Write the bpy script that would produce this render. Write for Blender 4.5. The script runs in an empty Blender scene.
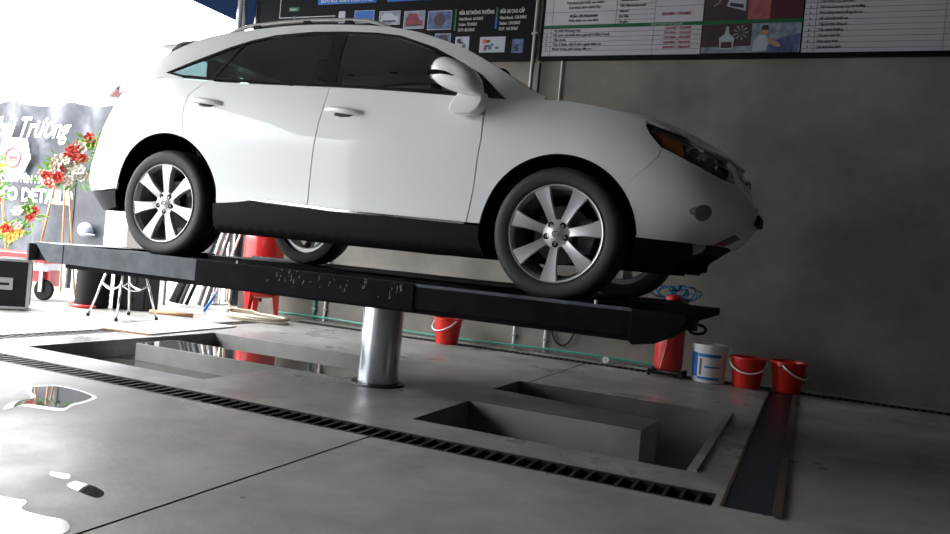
import bpy, bmesh, math, random
import numpy as np
from mathutils import Vector, Matrix
from mathutils.geometry import delaunay_2d_cdt
S = bpy.context.scene
COL = S.collection
R = math.radians
random.seed(4)

# ------------------------------------------------------------ camera, sky, sun, exposure
CAMH = .945
SKY_LOW, SKY_HIGH = 4.5, 25.0
cd = bpy.data.cameras.new('camera'); cam = bpy.data.objects.new('camera', cd); COL.objects.link(cam)
cd.sensor_width = 36; cd.lens = 788.25 * 36 / 950; cd.clip_start = .05; cd.clip_end = 200
yaw, pitch, roll = R(23.126), R(-.703), R(5.393)
fw = Vector((-math.sin(yaw) * math.cos(pitch), math.cos(yaw) * math.cos(pitch), math.sin(pitch)))
r0 = Vector((math.cos(yaw), math.sin(yaw), 0)); u0 = r0.cross(fw)
rt = r0 * math.cos(roll) + u0 * math.sin(roll); up = -r0 * math.sin(roll) + u0 * math.cos(roll)
m = Matrix((rt, up, -fw)).transposed().to_4x4(); m.translation = (0, 0, CAMH)
cam.matrix_world = m
S.camera = cam

w = bpy.data.worlds.new('sky'); S.world = w; w.use_nodes = True
bg = w.node_tree.nodes['Background']; bg.inputs[0].default_value = (.93, .96, 1, 1); bg.inputs[1].default_value = 12.5
_N = w.node_tree.nodes; _L = w.node_tree.links            # overcast sky: much brighter overhead than near the hazy horizon
_t = _N.new('ShaderNodeTexCoord'); _s = _N.new('ShaderNodeSeparateXYZ'); _m = _N.new('ShaderNodeMapRange'); _m.interpolation_type = 'SMOOTHSTEP'
_L.new(_t.outputs['Generated'], _s.inputs[0]); _L.new(_s.outputs[2], _m.inputs[0]); _L.new(_m.outputs[0], bg.inputs[1])
for _i, _v in enumerate((.05, .75, SKY_LOW, SKY_HIGH)): _m.inputs[_i + 1].default_value = _v
sd = bpy.data.lights.new('sun', 'SUN'); sd.energy = 4; sd.angle = R(1.5); sd.color = (1, .97, .92)
sun = bpy.data.objects.new('sun', sd); COL.objects.link(sun)
sun.rotation_euler = Vector((-.66, -.22, .95)).to_track_quat('Z', 'Y').to_euler()   # light comes from the open left side
S.view_settings.view_transform = 'Standard'; S.view_settings.look = 'None'
S.view_settings.gamma = 1; S.view_settings.use_curve_mapping = False
S.view_settings.exposure = 0.0

# ------------------------------------------------------------ materials
def mat(name, col, rough=.5, metal=0, col2=None, scale=4, thr=(.35, .7), rvar=0, bump=0, bscale=60, coat=0, spec=.5, detail=6, stretch=(1, 1, 1), rscale=None):
    M = bpy.data.materials.new(name); M.use_nodes = True
    N = M.node_tree.nodes; L = M.node_tree.links; b = N['Principled BSDF']
    b.inputs['Base Color'].default_value = (*col, 1); b.inputs['Roughness'].default_value = rough; b.inputs['Metallic'].default_value = metal
    b.inputs['Coat Weight'].default_value = coat; b.inputs['Coat Roughness'].default_value = .03
    b.inputs['Specular IOR Level'].default_value = spec
    tc = N.new('ShaderNodeTexCoord'); mp = N.new('ShaderNodeMapping'); L.new(tc.outputs['Object'], mp.inputs[0]); mp.inputs['Scale'].default_value = stretch
    def noise(sc, det=detail):
        n = N.new('ShaderNodeTexNoise'); n.inputs['Scale'].default_value = sc; n.inputs['Detail'].default_value = det; n.inputs['Roughness'].default_value = .6
        L.new(mp.outputs[0], n.inputs['Vector']); return n
    def rng(src, a, b_, lo, hi):
        r = N.new('ShaderNodeMapRange'); L.new(src, r.inputs[0])
        for i, v in enumerate((a, b_, lo, hi)): r.inputs[i + 1].default_value = v
        return r
    if col2 or rvar:
        n = noise(scale)
        if col2:
            mx = N.new('ShaderNodeMix'); mx.data_type = 'RGBA'
            L.new(rng(n.outputs[0], thr[0], thr[1], 0, 1).outputs[0], mx.inputs[0])
            mx.inputs[6].default_value = (*col, 1); mx.inputs[7].default_value = (*col2, 1); L.new(mx.outputs[2], b.inputs['Base Color'])
        if rvar:
            n2 = noise(rscale or scale * .8, 4)
            L.new(rng(n2.outputs[0], .35, .65, max(.02, rough - rvar), min(1, rough + rvar)).outputs[0], b.inputs['Roughness'])
    if bump:
        n3 = noise(bscale, 5); bp = N.new('ShaderNodeBump'); bp.inputs['Strength'].default_value = bump; bp.inputs['Distance'].default_value = .02
        L.new(n3.outputs[0], bp.inputs['Height']); L.new(bp.outputs[0], b.inputs['Normal'])
    return M

def glass(name, tint, rough=.02):
    M = bpy.data.materials.new(name); M.use_nodes = True
    N = M.node_tree.nodes; L = M.node_tree.links; N.remove(N['Principled BSDF'])
    t = N.new('ShaderNodeBsdfTransparent'); t.inputs[0].default_value = (*tint, 1)
    g = N.new('ShaderNodeBsdfGlossy'); g.inputs['Roughness'].default_value = rough
    lw = N.new('ShaderNodeLayerWeight'); lw.inputs[0].default_value = .5; pw = N.new('ShaderNodeMath'); pw.operation = 'POWER'; pw.inputs[1].default_value = 4; L.new(lw.outputs['Facing'], pw.inputs[0])
    f = N.new('ShaderNodeMath'); f.operation = 'MULTIPLY_ADD'; f.inputs[1].default_value = .85; f.inputs[2].default_value = .05; L.new(pw.outputs[0], f.inputs[0])
    mx = N.new('ShaderNodeMixShader'); L.new(f.outputs[0], mx.inputs[0]); L.new(t.outputs[0], mx.inputs[1]); L.new(g.outputs[0], mx.inputs[2])
    L.new(mx.outputs[0], N['Material Output'].inputs[0]); return M

K = {}
K['paint'] = mat('white_car_paint', (.82, .83, .83), .30, coat=.6)
K['black_trim'] = mat('black_trim', (.005, .005, .006), .6, spec=.12)
K['gloss_black'] = mat('gloss_black', (.008, .008, .01), .08)
K['core'] = mat('dark_cavity', (.004, .004, .004), .9, spec=0)
K['rubber'] = mat('tyre_rubber', (.018, .018, .02), .62, bump=.05, bscale=120)
K['alloy'] = mat('alloy_silver', (.52, .53, .54), .36, .55)
K['alloy_dark'] = mat('alloy_inner', (.20, .20, .21), .5, .5)
K['chrome'] = mat('chrome', (.78, .79, .8), .08, 1)
K['steel'] = mat('polished_steel', (.60, .63, .68), .16, 1, rvar=.05, scale=3, stretch=(1, 1, .1))
K['disc'] = mat('brake_disc_steel', (.06, .06, .06), .5, .6)
K['glass'] = glass('tinted_glass', (.70, .70, .72))
K['privacy'] = glass('privacy_glass', (.50, .57, .57))
K['clear'] = glass('clear_lens', (.96, .97, .98))
K['amber'] = mat('amber_lens', (.55, .12, .02), .2)
K['red_lens'] = mat('red_lens', (.50, .12, .16), .12, coat=.5)
K['lamp_inner'] = mat('lamp_reflector', (.08, .085, .09), .2, .6)
K['seat'] = mat('seat_cloth', (.10, .085, .07), .8)
K['lift'] = mat('lift_black_paint', (.004, .004, .005), .55, col2=(.009, .009, .011), scale=9, bump=.06, bscale=40, spec=.04)
K['lift_grey'] = mat('lift_blue_grey', (.105, .118, .14), .42, col2=(.04, .045, .056), scale=6, bump=.04, bscale=30, spec=.3)  # paler blue-grey on the left plates, edge lips and ramp stop
K['scratch'] = mat('bare_scratch', (.35, .35, .36), .5)
K['concrete'] = mat('wet_concrete_floor', (.285, .282, .262), .44, col2=(.185, .182, .168), scale=1.7, thr=(.40, .66), rvar=.20, rscale=1.2, bump=.10, bscale=22, spec=.26)
K['pit_concrete'] = mat('pit_concrete', (.32, .31, .28), .55, col2=(.20, .195, .175), scale=3, rvar=.15, bump=.1, bscale=40)
K['wall'] = mat('rendered_cement_wall', (.245, .226, .20), .86, col2=(.155, .144, .127), scale=1.6, thr=(.35, .7), bump=.12, bscale=25, spec=.25)
K['iron'] = mat('drain_iron', (.035, .033, .032), .5, .5, bump=.1)
K['rust'] = mat('rusty_steel', (.06, .032, .02), .75, col2=(.03, .024, .02), scale=12)
K['wetgrate'] = mat('wet_blue_black_grating', (.025, .03, .045), .22, .2)
K['water'] = mat('water', (.05, .048, .04), .025, spec=.9)
K['suds'] = mat('white_foam', (.75, .76, .76), .35)
K['red'] = mat('red_plastic', (.62, .022, .012), .33)
K['red_paint'] = mat('red_enamel', (.60, .018, .016), .28, coat=.3)
K['white'] = mat('white_plastic', (.75, .75, .74), .4)
K['blue'] = mat('label_blue', (.02, .16, .50), .4)
K['blue_hose'] = mat('blue_hose_pvc', (.03, .20, .42), .35)
K['teal'] = mat('teal_hose_pvc', (.05, .28, .22), .4)
K['beige'] = mat('beige_hose_rubber', (.42, .36, .27), .5)
K['black'] = mat('black_plastic', (.010, .010, .011), .6, spec=.2)
K['dark_board'] = mat('board_black_print', (.005, .005, .006), .5, spec=.12)
K['white_board'] = mat('board_white_print', (.43, .42, .46), .5)
K['board_line'] = mat('board_rule_grey', (.09, .09, .11), .6)
K['board_green'] = mat('board_green_print', (.004, .09, .035), .5)
K['board_blue'] = mat('board_blue_print', (.015, .10, .38), .5)
K['ink'] = mat('ink_black', (.02, .02, .025), .6)
K['ink_red'] = mat('ink_red', (.35, .03, .04), .6)
K['ink_white'] = mat('ink_white', (.5, .5, .5), .6)
K['pr_red'] = mat('print_red', (.22, .02, .03), .5, col2=(.05, .02, .03), scale=14); K['pr_pink'] = mat('print_pink', (.35, .10, .11), .5, col2=(.22, .05, .06), scale=9)
K['pr_dark'] = mat('print_dark', (.02, .025, .03), .5, col2=(.07, .02, .03), scale=7)
K['pr_grey'] = mat('print_grey', (.26, .30, .36), .5, col2=(.08, .10, .14), scale=11); K['pr_skin'] = mat('print_skin', (.36, .18, .11), .6)
K['pr_blue'] = mat('print_blue', (.02, .04, .13), .5, col2=(.12, .16, .3), scale=10); K['pr_wine'] = mat('print_wine', (.06, .01, .02), .5)
K['pr_white'] = mat('print_white', (.34, .36, .42), .5)
K['roof'] = mat('blue_steel_roof', (.006, .013, .032), .8, spec=0)
K['roof_under'] = mat('roof_underside', (.10, .095, .09), .6, col2=(.07, .068, .065), scale=.8, stretch=(1, 6, 1))
K['ceil'] = mat('dark_ceiling', (.05, .05, .055), .8)
K['vinyl'] = mat('banner_vinyl', (.016, .018, .026), .36, col2=(.05, .052, .06), scale=2.5, bump=.6, bscale=3)
K['bwhite'] = mat('banner_white_ink', (.8, .8, .8), .5)
K['fl_red'] = mat('flower_red', (.40, .035, .02), .6); K['fl_white'] = mat('flower_white', (.45, .45, .36), .6)
K['fl_yel'] = mat('flower_yellow', (.72, .45, .08), .6); K['leaf'] = mat('leaf_green', (.10, .26, .04), .6)
K['wood'] = mat('bamboo', (.45, .25, .13), .6)
K['case'] = mat('case_black_laminate', (.012, .012, .014), .6, spec=.2); K['alu'] = mat('aluminium_profile', (.55, .55, .56), .35, .8)
K['galv'] = mat('galvanised_conduit', (.33, .32, .31), .45, .6)
K['bar_grey'] = mat('dull_steel_bar', (.11, .11, .12), .5, .3)
K['chairwhite'] = mat('stool_white', (.7, .68, .64), .5)

# ------------------------------------------------------------ object helpers
def tag(o, label=None, cat=None, group=None, kind=None):
    if label: o['label'] = label
    if cat: o['category'] = cat
    if group: o['group'] = group
    if kind: o['kind'] = kind
    return o
def thing(name, label, cat, loc=(0, 0, 0), rz=0, group=None):
    o = bpy.data.objects.new(name, None); COL.objects.link(o); o.empty_display_size = .1
    o.location = loc; o.rotation_euler = (0, 0, rz); return tag(o, label, cat, group)
def copy_tree(o, parent=None):
    c = o.copy(); COL.objects.link(c); c.parent = parent
    for ch in list(o.children): copy_tree(ch, c)
    return c

class MB:
    def __init__(s): s.v = []; s.f = []; s.sm = []
    def add(s, V, F, smooth=False):
        n = len(s.v); s.v += [tuple(map(float, p)) for p in V]; s.f += [tuple(i + n for i in f) for f in F]; s.sm += [smooth] * len(F); return s
    def box(s, x0, x1, y0, y1, z0, z1, M=None):
        V = [(x, y, z) for z in (z0, z1) for x, y in ((x0, y0), (x1, y0), (x1, y1), (x0, y1))]
        if M is not None: V = [tuple(M @ Vector(p)) for p in V]
        return s.add(V, [(3, 2, 1, 0), (4, 5, 6, 7), (0, 1, 5, 4), (1, 2, 6, 5), (2, 3, 7, 6), (3, 0, 4, 7)])
    def prism(s, pts, a, b, ax='y', M=None):
        # pts 2D polygon; ax = extrusion axis
        def mk(p, t): return {'y': (p[0], t, p[1]), 'z': (p[0], p[1], t), 'x': (t, p[0], p[1])}[ax]
        n = len(pts); V = [mk(p, a) for p in pts] + [mk(p, b) for p in pts]
        if M is not None: V = [tuple(M @ Vector(p)) for p in V]
        return s.add(V, [tuple(range(n))[::-1], tuple(range(n, 2 * n))] + [(i, (i + 1) % n, n + (i + 1) % n, n + i) for i in range(n)])
    def tube(s, P, r, n=10, closed=False, caps=True):
        P = [Vector(p) for p in P]; rs = r if isinstance(r, (list, tuple)) else [r] * len(P)
        V = []; a = None
        for i, p in enumerate(P):
            if closed: t = (P[(i + 1) % len(P)] - P[i - 1])
            else: t = P[min(i + 1, len(P) - 1)] - P[max(i - 1, 0)]
            t.normalize()
            if a is None:
                a = t.orthogonal().normalized()
            a = (a - t * a.dot(t)).normalized(); b = t.cross(a)
            V += [p + (a * math.cos(k * 2 * math.pi / n) + b * math.sin(k * 2 * math.pi / n)) * rs[i] for k in range(n)]
        F = []; m_ = len(P)
        for i in range(m_ if closed else m_ - 1):
            for k in range(n):
                j = (i + 1) % m_; F.append((i * n + k, i * n + (k + 1) % n, j * n + (k + 1) % n, j * n + k))
        s.add(V, F, True)
        if caps and not closed:
            s.add(V[:n], [tuple(range(n))[::-1]]); s.add(V[-n:], [tuple(range(n))])
        return s
    def lathe(s, prof, n=40, c=(0, 0, 0), ax='z', M=None, smooth=True):
        V = []
        for r, h in prof:
            for k in range(n):
                q = k * 2 * math.pi / n; a, b = r * math.cos(q), r * math.sin(q)
                p = {'z': (a, b, h), 'y': (a, h, -b), 'x': (h, a, b)}[ax]
                p = Vector((p[0] + c[0], p[1] + c[1], p[2] + c[2])); V.append(M @ p if M is not None else p)
        F = [(i * n + k, i * n + (k + 1) % n, (i + 1) * n + (k + 1) % n, (i + 1) * n + k) for i in range(len(prof) - 1) for k in range(n)]
        return s.add(V, F, smooth)
    def ball(s, c, r, seg=12, rings=8, M=None):
        if not isinstance(r, (tuple, list)): r = (r, r, r)
        prof = [(max(1e-4, math.sin(math.pi * i / rings)), -math.cos(math.pi * i / rings)) for i in range(rings + 1)]
        V = []
        for a, h in prof:
            for k in range(seg):
                q = k * 2 * math.pi / seg; p = Vector((a * math.cos(q) * r[0], a * math.sin(q) * r[1], h * r[2]))
                if M is not None: p = M @ p
                V.append((p[0] + c[0], p[1] + c[1], p[2] + c[2]))
        return s.add(V, [(i * seg + k, i * seg + (k + 1) % seg, (i + 1) * seg + (k + 1) % seg, (i + 1) * seg + k) for i in range(rings) for k in range(seg)], True)
    def build(s, name, material, parent=None, org=(0, 0, 0), bevel=0, seg=2, sharp=35):
        me = bpy.data.meshes.new(name); ox, oy, oz = org
        me.from_pydata([(x - ox, y - oy, z - oz) for x, y, z in s.v], [], s.f)
        for p, q in zip(me.polygons, s.sm): p.use_smooth = q
        bm = bmesh.new(); bm.from_mesh(me); bmesh.ops.remove_doubles(bm, verts=bm.verts, dist=1e-5); bmesh.ops.recalc_face_normals(bm, faces=bm.faces)
        for e in bm.edges:
            if len(e.link_faces) == 2 and e.calc_face_angle(0) > R(sharp): e.smooth = False
        bm.to_mesh(me); bm.free()
        me.materials.append(material)
        o = bpy.data.objects.new(name, me); COL.objects.link(o)
        if parent: o.parent = parent
        else: o.location = org
        if bevel:
            b = o.modifiers.new('bevel', 'BEVEL'); b.width = bevel; b.segments = seg; b.limit_method = 'ANGLE'; b.angle_limit = R(35); b.harden_normals = False
            for p in me.polygons: p.use_smooth = True
            b.harden_normals = True
        return o

def struct(o): o['kind'] = 'structure'; return o

def inside(p, poly):
    x, y = p; c = False; j = len(poly) - 1
    for i in range(len(poly)):
        xi, yi = poly[i]; xj, yj = poly[j]
        if (yi > y) != (yj > y) and x < (xj - xi) * (y - yi) / (yj - yi) + xi: c = not c
        j = i
    return c
def segdist(p, poly):
    P = np.array(poly); Q = np.roll(P, -1, 0); d = Q - P; t = np.clip(((p - P) * d).sum(1) / np.maximum(1e-12, (d * d).sum(1)), 0, 1)
    return np.hypot(*(p - P - d * t[:, None]).T).min()
def densify(poly, step):
    out = []
    for i, a in enumerate(poly):
        b = poly[(i + 1) % len(poly)]; n = max(1, int(math.ceil(math.hypot(b[0] - a[0], b[1] - a[1]) / step)))
        out += [(a[0] + (b[0] - a[0]) * k / n, a[1] + (b[1] - a[1]) * k / n) for k in range(n)]
    return out
def tri(poly, holes=(), step=.04):
    loops = [densify(l, step) for l in [poly] + list(holes)]
    pts = []; ed = []
    for l in loops:
        n = len(pts); pts += l; ed += [(n + i, n + (i + 1) % len(l)) for i in range(len(l))]
    xs = [p[0] for p in loops[0]]; ys = [p[1] for p in loops[0]]
    if step < 1:
        for i, x in enumerate(np.arange(min(xs) + step / 2, max(xs), step)):
            for y in np.arange(min(ys) + (step / 2 if i % 2 else step), max(ys), step):
                q = np.array((x, y))
                if inside(q, loops[0]) and not any(inside(q, h) for h in loops[1:]) and all(segdist(q, l) > step * .45 for l in loops): pts.append((x, y))
    v, e, f, *_ = delaunay_2d_cdt([Vector(p) for p in pts], ed, [], 0, 1e-6)
    F = []
    for t in f:
        c = (sum(v[i].x for i in t) / 3, sum(v[i].y for i in t) / 3)
        if inside(c, loops[0]) and not any(inside(c, h) for h in loops[1:]): F.append(tuple(t))
    return [(q.x, q.y) for q in v], F
def sheet(name, material, poly, fn, off=0, th=.01, step=.04, holes=(), side=1, parent=None, ref=(-1.4, 0, .75), org=(0, 0, 0), outdir=None):
    """a curved panel cut to the outline poly in the (u,v) domain of the surface fn, with real thickness"""
    uv, F = tri(poly, holes, step)
    P = []; Nn = []
    h = 8e-3
    for u, v in uv:
        a = fn(u, v); du = fn(u + h, v) - fn(u - h, v); dv = fn(u, v + h) - fn(u, v - h)
        n = np.cross(du, dv); l = np.linalg.norm(n); n = n / l if l > 1e-9 else np.array((0, 0, 1.))
        a = np.array([a[0], side * a[1], a[2]]); n = np.array([n[0], side * n[1], n[2]])
        o = np.array(outdir, float) if outdir else a - np.array(ref)
        if n @ o < 0: n = -n
        P.append(a + n * off); Nn.append(n)
    P = np.array(P); Nn = np.array(Nn)
    G = []
    for t in F:
        c = np.cross(P[t[1]] - P[t[0]], P[t[2]] - P[t[0]])
        G.append(t if c @ Nn[t[0]] > 0 else t[::-1])
    n = len(P); cnt = {}
    for t in G:
        for a, b in ((t[0], t[1]), (t[1], t[2]), (t[2], t[0])): cnt[(a, b)] = 1
    bd = [(a, b) for a, b in cnt if (b, a) not in cnt]
    V = np.vstack([P, P - Nn * th])
    faces = G + [tuple(i + n for i in t[::-1]) for t in G] + [(b, a, a + n, b + n) for a, b in bd]
    me = bpy.data.meshes.new(name); me.from_pydata([tuple(q - np.array(org)) for q in V], [], faces)
    for p in me.polygons: p.use_smooth = len(p.vertices) == 3
    es = {(min(a, b), max(a, b)) for a, b in bd}; es |= {(a + n, b + n) for a, b in es}
    for e in me.edges:
        if tuple(sorted(e.vertices)) in es: e.use_edge_sharp = True
    if step < 1:
        ln = []
        for p in me.polygons:
            if len(p.vertices) == 3:
                for vi in p.vertices: ln.append(tuple(Nn[vi]) if vi < n else tuple(-Nn[vi - n]))
            else: ln += [tuple(p.normal)] * len(p.vertices)
        me.normals_split_custom_set(ln)
    me.materials.append(material)
    o = bpy.data.objects.new(name, me); COL.objects.link(o)
    if parent: o.parent = parent
    else: o.location = org
    return o
def plate(name, material, poly, z0, z1, holes=(), parent=None, org=(0, 0, 0)):
    return sheet(name, material, poly, lambda u, v: np.array([u, v, z1]), th=z1 - z0, step=50, holes=holes, parent=parent, org=org, outdir=(0, 0, 1))
def text(body, size, loc, material, parent=None, align='LEFT', name='lettering', shear=0, rot=(R(90), 0, 0), ext=.002, space=1, line=1, xs=1, bold=0, org=(0, 0, 0)):
    c = bpy.data.curves.new(name, 'FONT'); c.body = body; c.size = size; c.align_x = align; c.extrude = ext; c.shear = shear; c.space_character = space; c.space_line = line
    c.offset = bold; c.resolution_u = 2
    t = bpy.data.objects.new(name, c); COL.objects.link(t); bpy.context.view_layer.update()
    me = bpy.data.meshes.new_from_object(t.evaluated_get(bpy.context.evaluated_depsgraph_get()))
    bpy.data.objects.remove(t); bpy.data.curves.remove(c)
    o = bpy.data.objects.new(name, me); COL.objects.link(o); me.materials.clear(); me.materials.append(material)
    o.location = [a - b for a, b in zip(loc, org)]; o.rotation_euler = rot; o.scale = (xs, 1, 1)
    if parent: o.parent = parent
    return o
# ------------------------------------------------------------ the place: floor with pit and drains, wall, roof
YW = 8.0
PITL = [(-5.15, 3.99), (-3.52, 3.99), (-3.52, 4.79), (-4.94, 4.79), (-4.94, 5.21), (-3.14, 5.21), (-3.14, 5.93), (-5.15, 5.93)]
PITR = [(-2.0, 3.99), (-.48, 3.99), (-.48, 5.93), (-2.06, 5.93), (-2.06, 5.38), (-.83, 5.22), (-.86, 4.79), (-2.0, 4.79)]
def rect(a, b, c, d): return [(a, c), (b, c), (b, d), (a, d)]
DF = rect(-13, -.30, 3.45, 3.66); DB = rect(-5.5, 3.5, 7.62, 7.80); DL = rect(-5.72, -5.52, 3.68, 7.8); DR = rect(-.27, -.05, 3.48, 7.6)
struct(plate('floor', K['concrete'], rect(-32, 6, -6.2, 16), -.60, 0, [PITL, PITR, DF, DB, DL, DR]))
struct(MB().box(-5.3, -.3, 3.9, 6.0, -.62, -.55).build('trim_1', K['pit_concrete']))
for i, d in enumerate((DF, DB, DL, DR)):
    struct(MB().box(d[0][0], d[1][0], d[0][1], d[2][1], -.2, -.12).build('trim_%d' % (i + 2), K['core']))
struct(plate('trim_6', K['pit_concrete'], [(-.475, 3.99), (-.43, 3.99), (-.43, 5.95), (-.475, 5.95)], 0, .012))
struct(MB().box(-6.62, 5, YW, YW + .22, 0, 4.2).build('wall_back', K['wall']))
struct(MB().box(5, 5.2, -6, YW + .22, 0, 4.2).build('wall_right', K['ceil']))
struct(MB().box(-8.2, 5.2, -6.2, -6, 0, 4.2).build('wall_front', K['ceil']))
struct(MB().box(-8.4, -8.2, -6.2, -5.0, 0, 4.2).build('light_block_left', K['ceil']))  # unseen wall stub, added to block light from the front left
struct(MB().box(-8.30, 5.4, -6.4, 14, 4.2, 4.32).build('ceiling', K['roof_under']))
struct(MB().box(-8.42, -8.30, -6.4, 14, 4.2, 4.32).build('trim_12', K['roof']))
struct(MB().box(-8.30, -6.0, 8.23, 14, 4.185, 4.2).build('trim_13', K['roof']))
# expansion joints and the crack lines in the slab
for k, (a, b) in enumerate([((-1.96, 0), (-1.96, 3.45)), ((-1.98, 5.93), (-1.96, 7.62)), ((-4.0, -2), (-4.0, 1.2)), ((3.0, -2), (3.0, 7.6)), ((.6, -3), (-4.2, 1.68))][:4]):
    struct(MB().box(a[0] - .004, a[0] + .004, a[1], b[1], -.001, .0015).build('trim_%d' % (7 + k), K['core']))

def grate(name, label, x0, x1, y0, y1, step, along='x', bar=.016, mt='iron', slope=0):
    t = thing(name, label, 'drain grate', ((x0 + x1) / 2, (y0 + y1) / 2, 0)); o = t.location
    b = MB()
    if along == 'x':
        n = int((x1 - x0) / step)
        for i in range(n): x = x0 + step * (i + .5); b.box(x - bar / 2, x + bar / 2, y0 + .012, y1 - .012, -.04, -.002)
        f = MB().box(x0, x1, y0, y0 + .014, -.05, .002).box(x0, x1, y1 - .014, y1, -.05, .002)
    else:
        n = int((y1 - y0) / step)
        for i in range(n): y = y0 + step * (i + .5); b.box(x0 + .012, x1 - .012, y - bar / 2, y + bar / 2, -.04, -.002)
        f = MB().box(x0, x0 + .014, y0, y1, -.05, .002).box(x1 - .014, x1, y0, y1, -.05, .002)
    b.build('bars', K[mt], t, o); f.build('frame', K['rust' if mt == 'wetgrate' else 'iron'], t, o); return t
grate('drain_grate', 'long black iron drain grate crossing the floor in front of the pit', -13, -.30, 3.45, 3.66, .07)
grate('drain_grate', 'narrow iron drain grate running along the foot of the cement wall', -5.5, 3.5, 7.62, 7.80, .06)
grate('drain_grate', 'iron drain grate at the bright left end of the pit', -5.72, -5.52, 3.68, 7.6, .06, 'y')
g = grate('drain_grate', 'wide wet drain grate with rusty edge at the right of the pit', -.27, -.05, 3.48, 7.6, .03, 'y', .014, 'wetgrate')
MB().box(-.05, -.024, 3.46, 7.45, 0, .012).build('rusty_edge_strip', K['rust'], g, g.location)

# standing water
def blob(pts): return [tuple(q) for q in _cr([np.array(p) for p in pts + pts[:1]], 5)[:-1]]
def _cr(P, n=16):
    P = [tuple(P[0])] + [tuple(q) for q in P] + [tuple(P[-1])]
    out = []
    for i in range(1, len(P) - 2):
        a, b, c, d = (np.array(P[i + k], float) for k in (-1, 0, 1, 2))
        for k in range(n):
            t = k / n
            out.append(.5 * ((2 * b) + (c - a) * t + (2 * a - 5 * b + 4 * c - d) * t * t + (3 * b - a - 3 * c + d) * t ** 3))
    out.append(np.array(P[-2], float))
    return np.array(out)
pud = [(-3.93, 3.07), (-3.87, 3.19), (-3.72, 3.2), (-3.57, 3.17), (-3.46, 3.12), (-3.4, 2.99), (-3.38, 2.9), (-3.32, 2.79), (-3.42, 2.75), (-3.53, 2.72), (-3.51, 2.62), (-3.62, 2.74), (-3.66, 2.88), (-3.8, 2.96)]
c0 = (-3.6, 2.97)
pu = thing('puddle', 'small round puddle on the grey floor at the left, in front of the drain', 'puddle', (*c0, 0))
plate('foam_edge', K['suds'], blob(pud), .0005, .0012, parent=pu, org=(*c0, 0))
plate('water_surface', K['water'], blob([(c0[0] + (x - c0[0]) * .86 - .01, c0[1] + (y - c0[1]) * .84 + .015) for x, y in pud]), .0012, .002, parent=pu, org=(*c0, 0))
pw = [(-2.9, 1.75), (-2.42, 1.82), (-2.32, 1.84), (-2.26, 1.78), (-2.16, 1.78), (-2.07, 1.79), (-1.99, 1.71), (-2.05, 1.5), (-2.6, 1.3)]
tag(plate('puddle', K['water'], blob(pw), .0005, .0015, org=(-2.4, 1.6, 0)), 'bright wet puddle in the bottom left corner of the floor', 'puddle')
tag(plate('puddle', K['water'], blob([(-2.53, 2.1), (-2.46, 2.12), (-2.42, 2.08), (-2.49, 2.07)]), .0005, .0012, org=(-2.4, 2.1, 0)), 'tiny wet splash farthest from the corner puddle', 'puddle')
tag(plate('puddle', K['water'], blob([(-2.38, 2.08), (-2.28, 2.08), (-2.2, 2.05), (-2.18, 2.0), (-2.28, 2.01), (-2.36, 2.03)]), .0005, .0012, org=(-2.3, 2.05, 0)), 'small wet splash beside the bottom left puddle', 'puddle')
tag(plate('water_film', K['water'], [(-4.93, 4.80), (-3.0, 4.83), (-2.95, 5.0), (-3.05, 5.19), (-4.93, 5.2)], .0003, .0012, org=(-4, 5, 0)), 'wet shiny film of water on top of the concrete island in the pit', 'water')
tag(plate('pit_water', K['water'], [(-5.149, 3.991), (-3.521, 3.991), (-3.521, 4.789), (-4.941, 4.789), (-4.941, 5.211), (-3.141, 5.211), (-3.141, 5.929), (-5.149, 5.929)], -.549, -.135, org=(-4.3, 5, -.549)), 'still water lying in the left half of the lift pit', 'water')
# ---- car surface functions (metres, x forward from the front axle, y half width, z above the tyre contact) ----
def _cr(P, n=16):
    P = [tuple(P[0])] + [tuple(q) for q in P] + [tuple(P[-1])]
    out = []
    for i in range(1, len(P) - 2):
        a, b, c, d = (np.array(P[i + k], float) for k in (-1, 0, 1, 2))
        for k in range(n):
            t = k / n
            out.append(.5 * ((2 * b) + (c - a) * t + (2 * a - 5 * b + 4 * c - d) * t * t + (3 * b - a - 3 * c + d) * t ** 3))
    out.append(np.array(P[-2], float))
    return np.array(out)

PLAN = [(.965, 0, .86, 0), (.955, .25, .865, .01), (.915, .48, .875, .03), (.83, .66, .90, .08), (.70, .79, .935, .11), (.50, .875, .985, .13),
        (.25, .92, 1.045, .14), (0, .935, 1.085, .135), (-.25, .937, 1.10, .10), (-.45, .937, 1.09, .065), (-1.0, .937, 1.125, .055),
        (-1.5, .937, 1.15, .055), (-2.0, .94, 1.165, .055), (-2.5, .94, 1.19, .06), (-2.85, .937, 1.215, .07), (-3.15, .915, 1.20, .08),
        (-3.4, .86, 1.17, .08), (-3.6, .74, 1.12, .06), (-3.72, .55, 1.08, .05), (-3.78, .28, 1.06, .04), (-3.79, 0, 1.06, .03)]
_pl = _cr(PLAN)
_ar = np.concatenate([[0], np.cumsum(np.hypot(np.diff(_pl[:, 0]), np.diff(_pl[:, 1])))])
_i0 = int(np.argmin(abs(_pl[:, 0] + 1.5)))
_sv = (_pl[_i0, 0] + _ar[_i0]) - _ar          # decreasing from nose to tail
_S, _PX, _PY, _PZ, _PD = (v[::-1].copy() for v in (_sv, _pl[:, 0], _pl[:, 1], _pl[:, 2], _pl[:, 3]))
SMIN, SMAX = float(_S[0]), float(_S[-1])
_tx = np.gradient(_PX, _S); _ty = np.gradient(_PY, _S)
_NX = -_ty / np.hypot(_tx, _ty); _NY = _tx / np.hypot(_tx, _ty)
_NX[-1] = 1; _NY[-1] = 0; _NX[0] = -1; _NY[0] = 0
_zs = [.18, .22, .26, .32, .40, .5, .62, .78, .90, 1.3]
_ds = [.13, .055, .035, .026, .022, .026, .015, 0, 0, 0]
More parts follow.
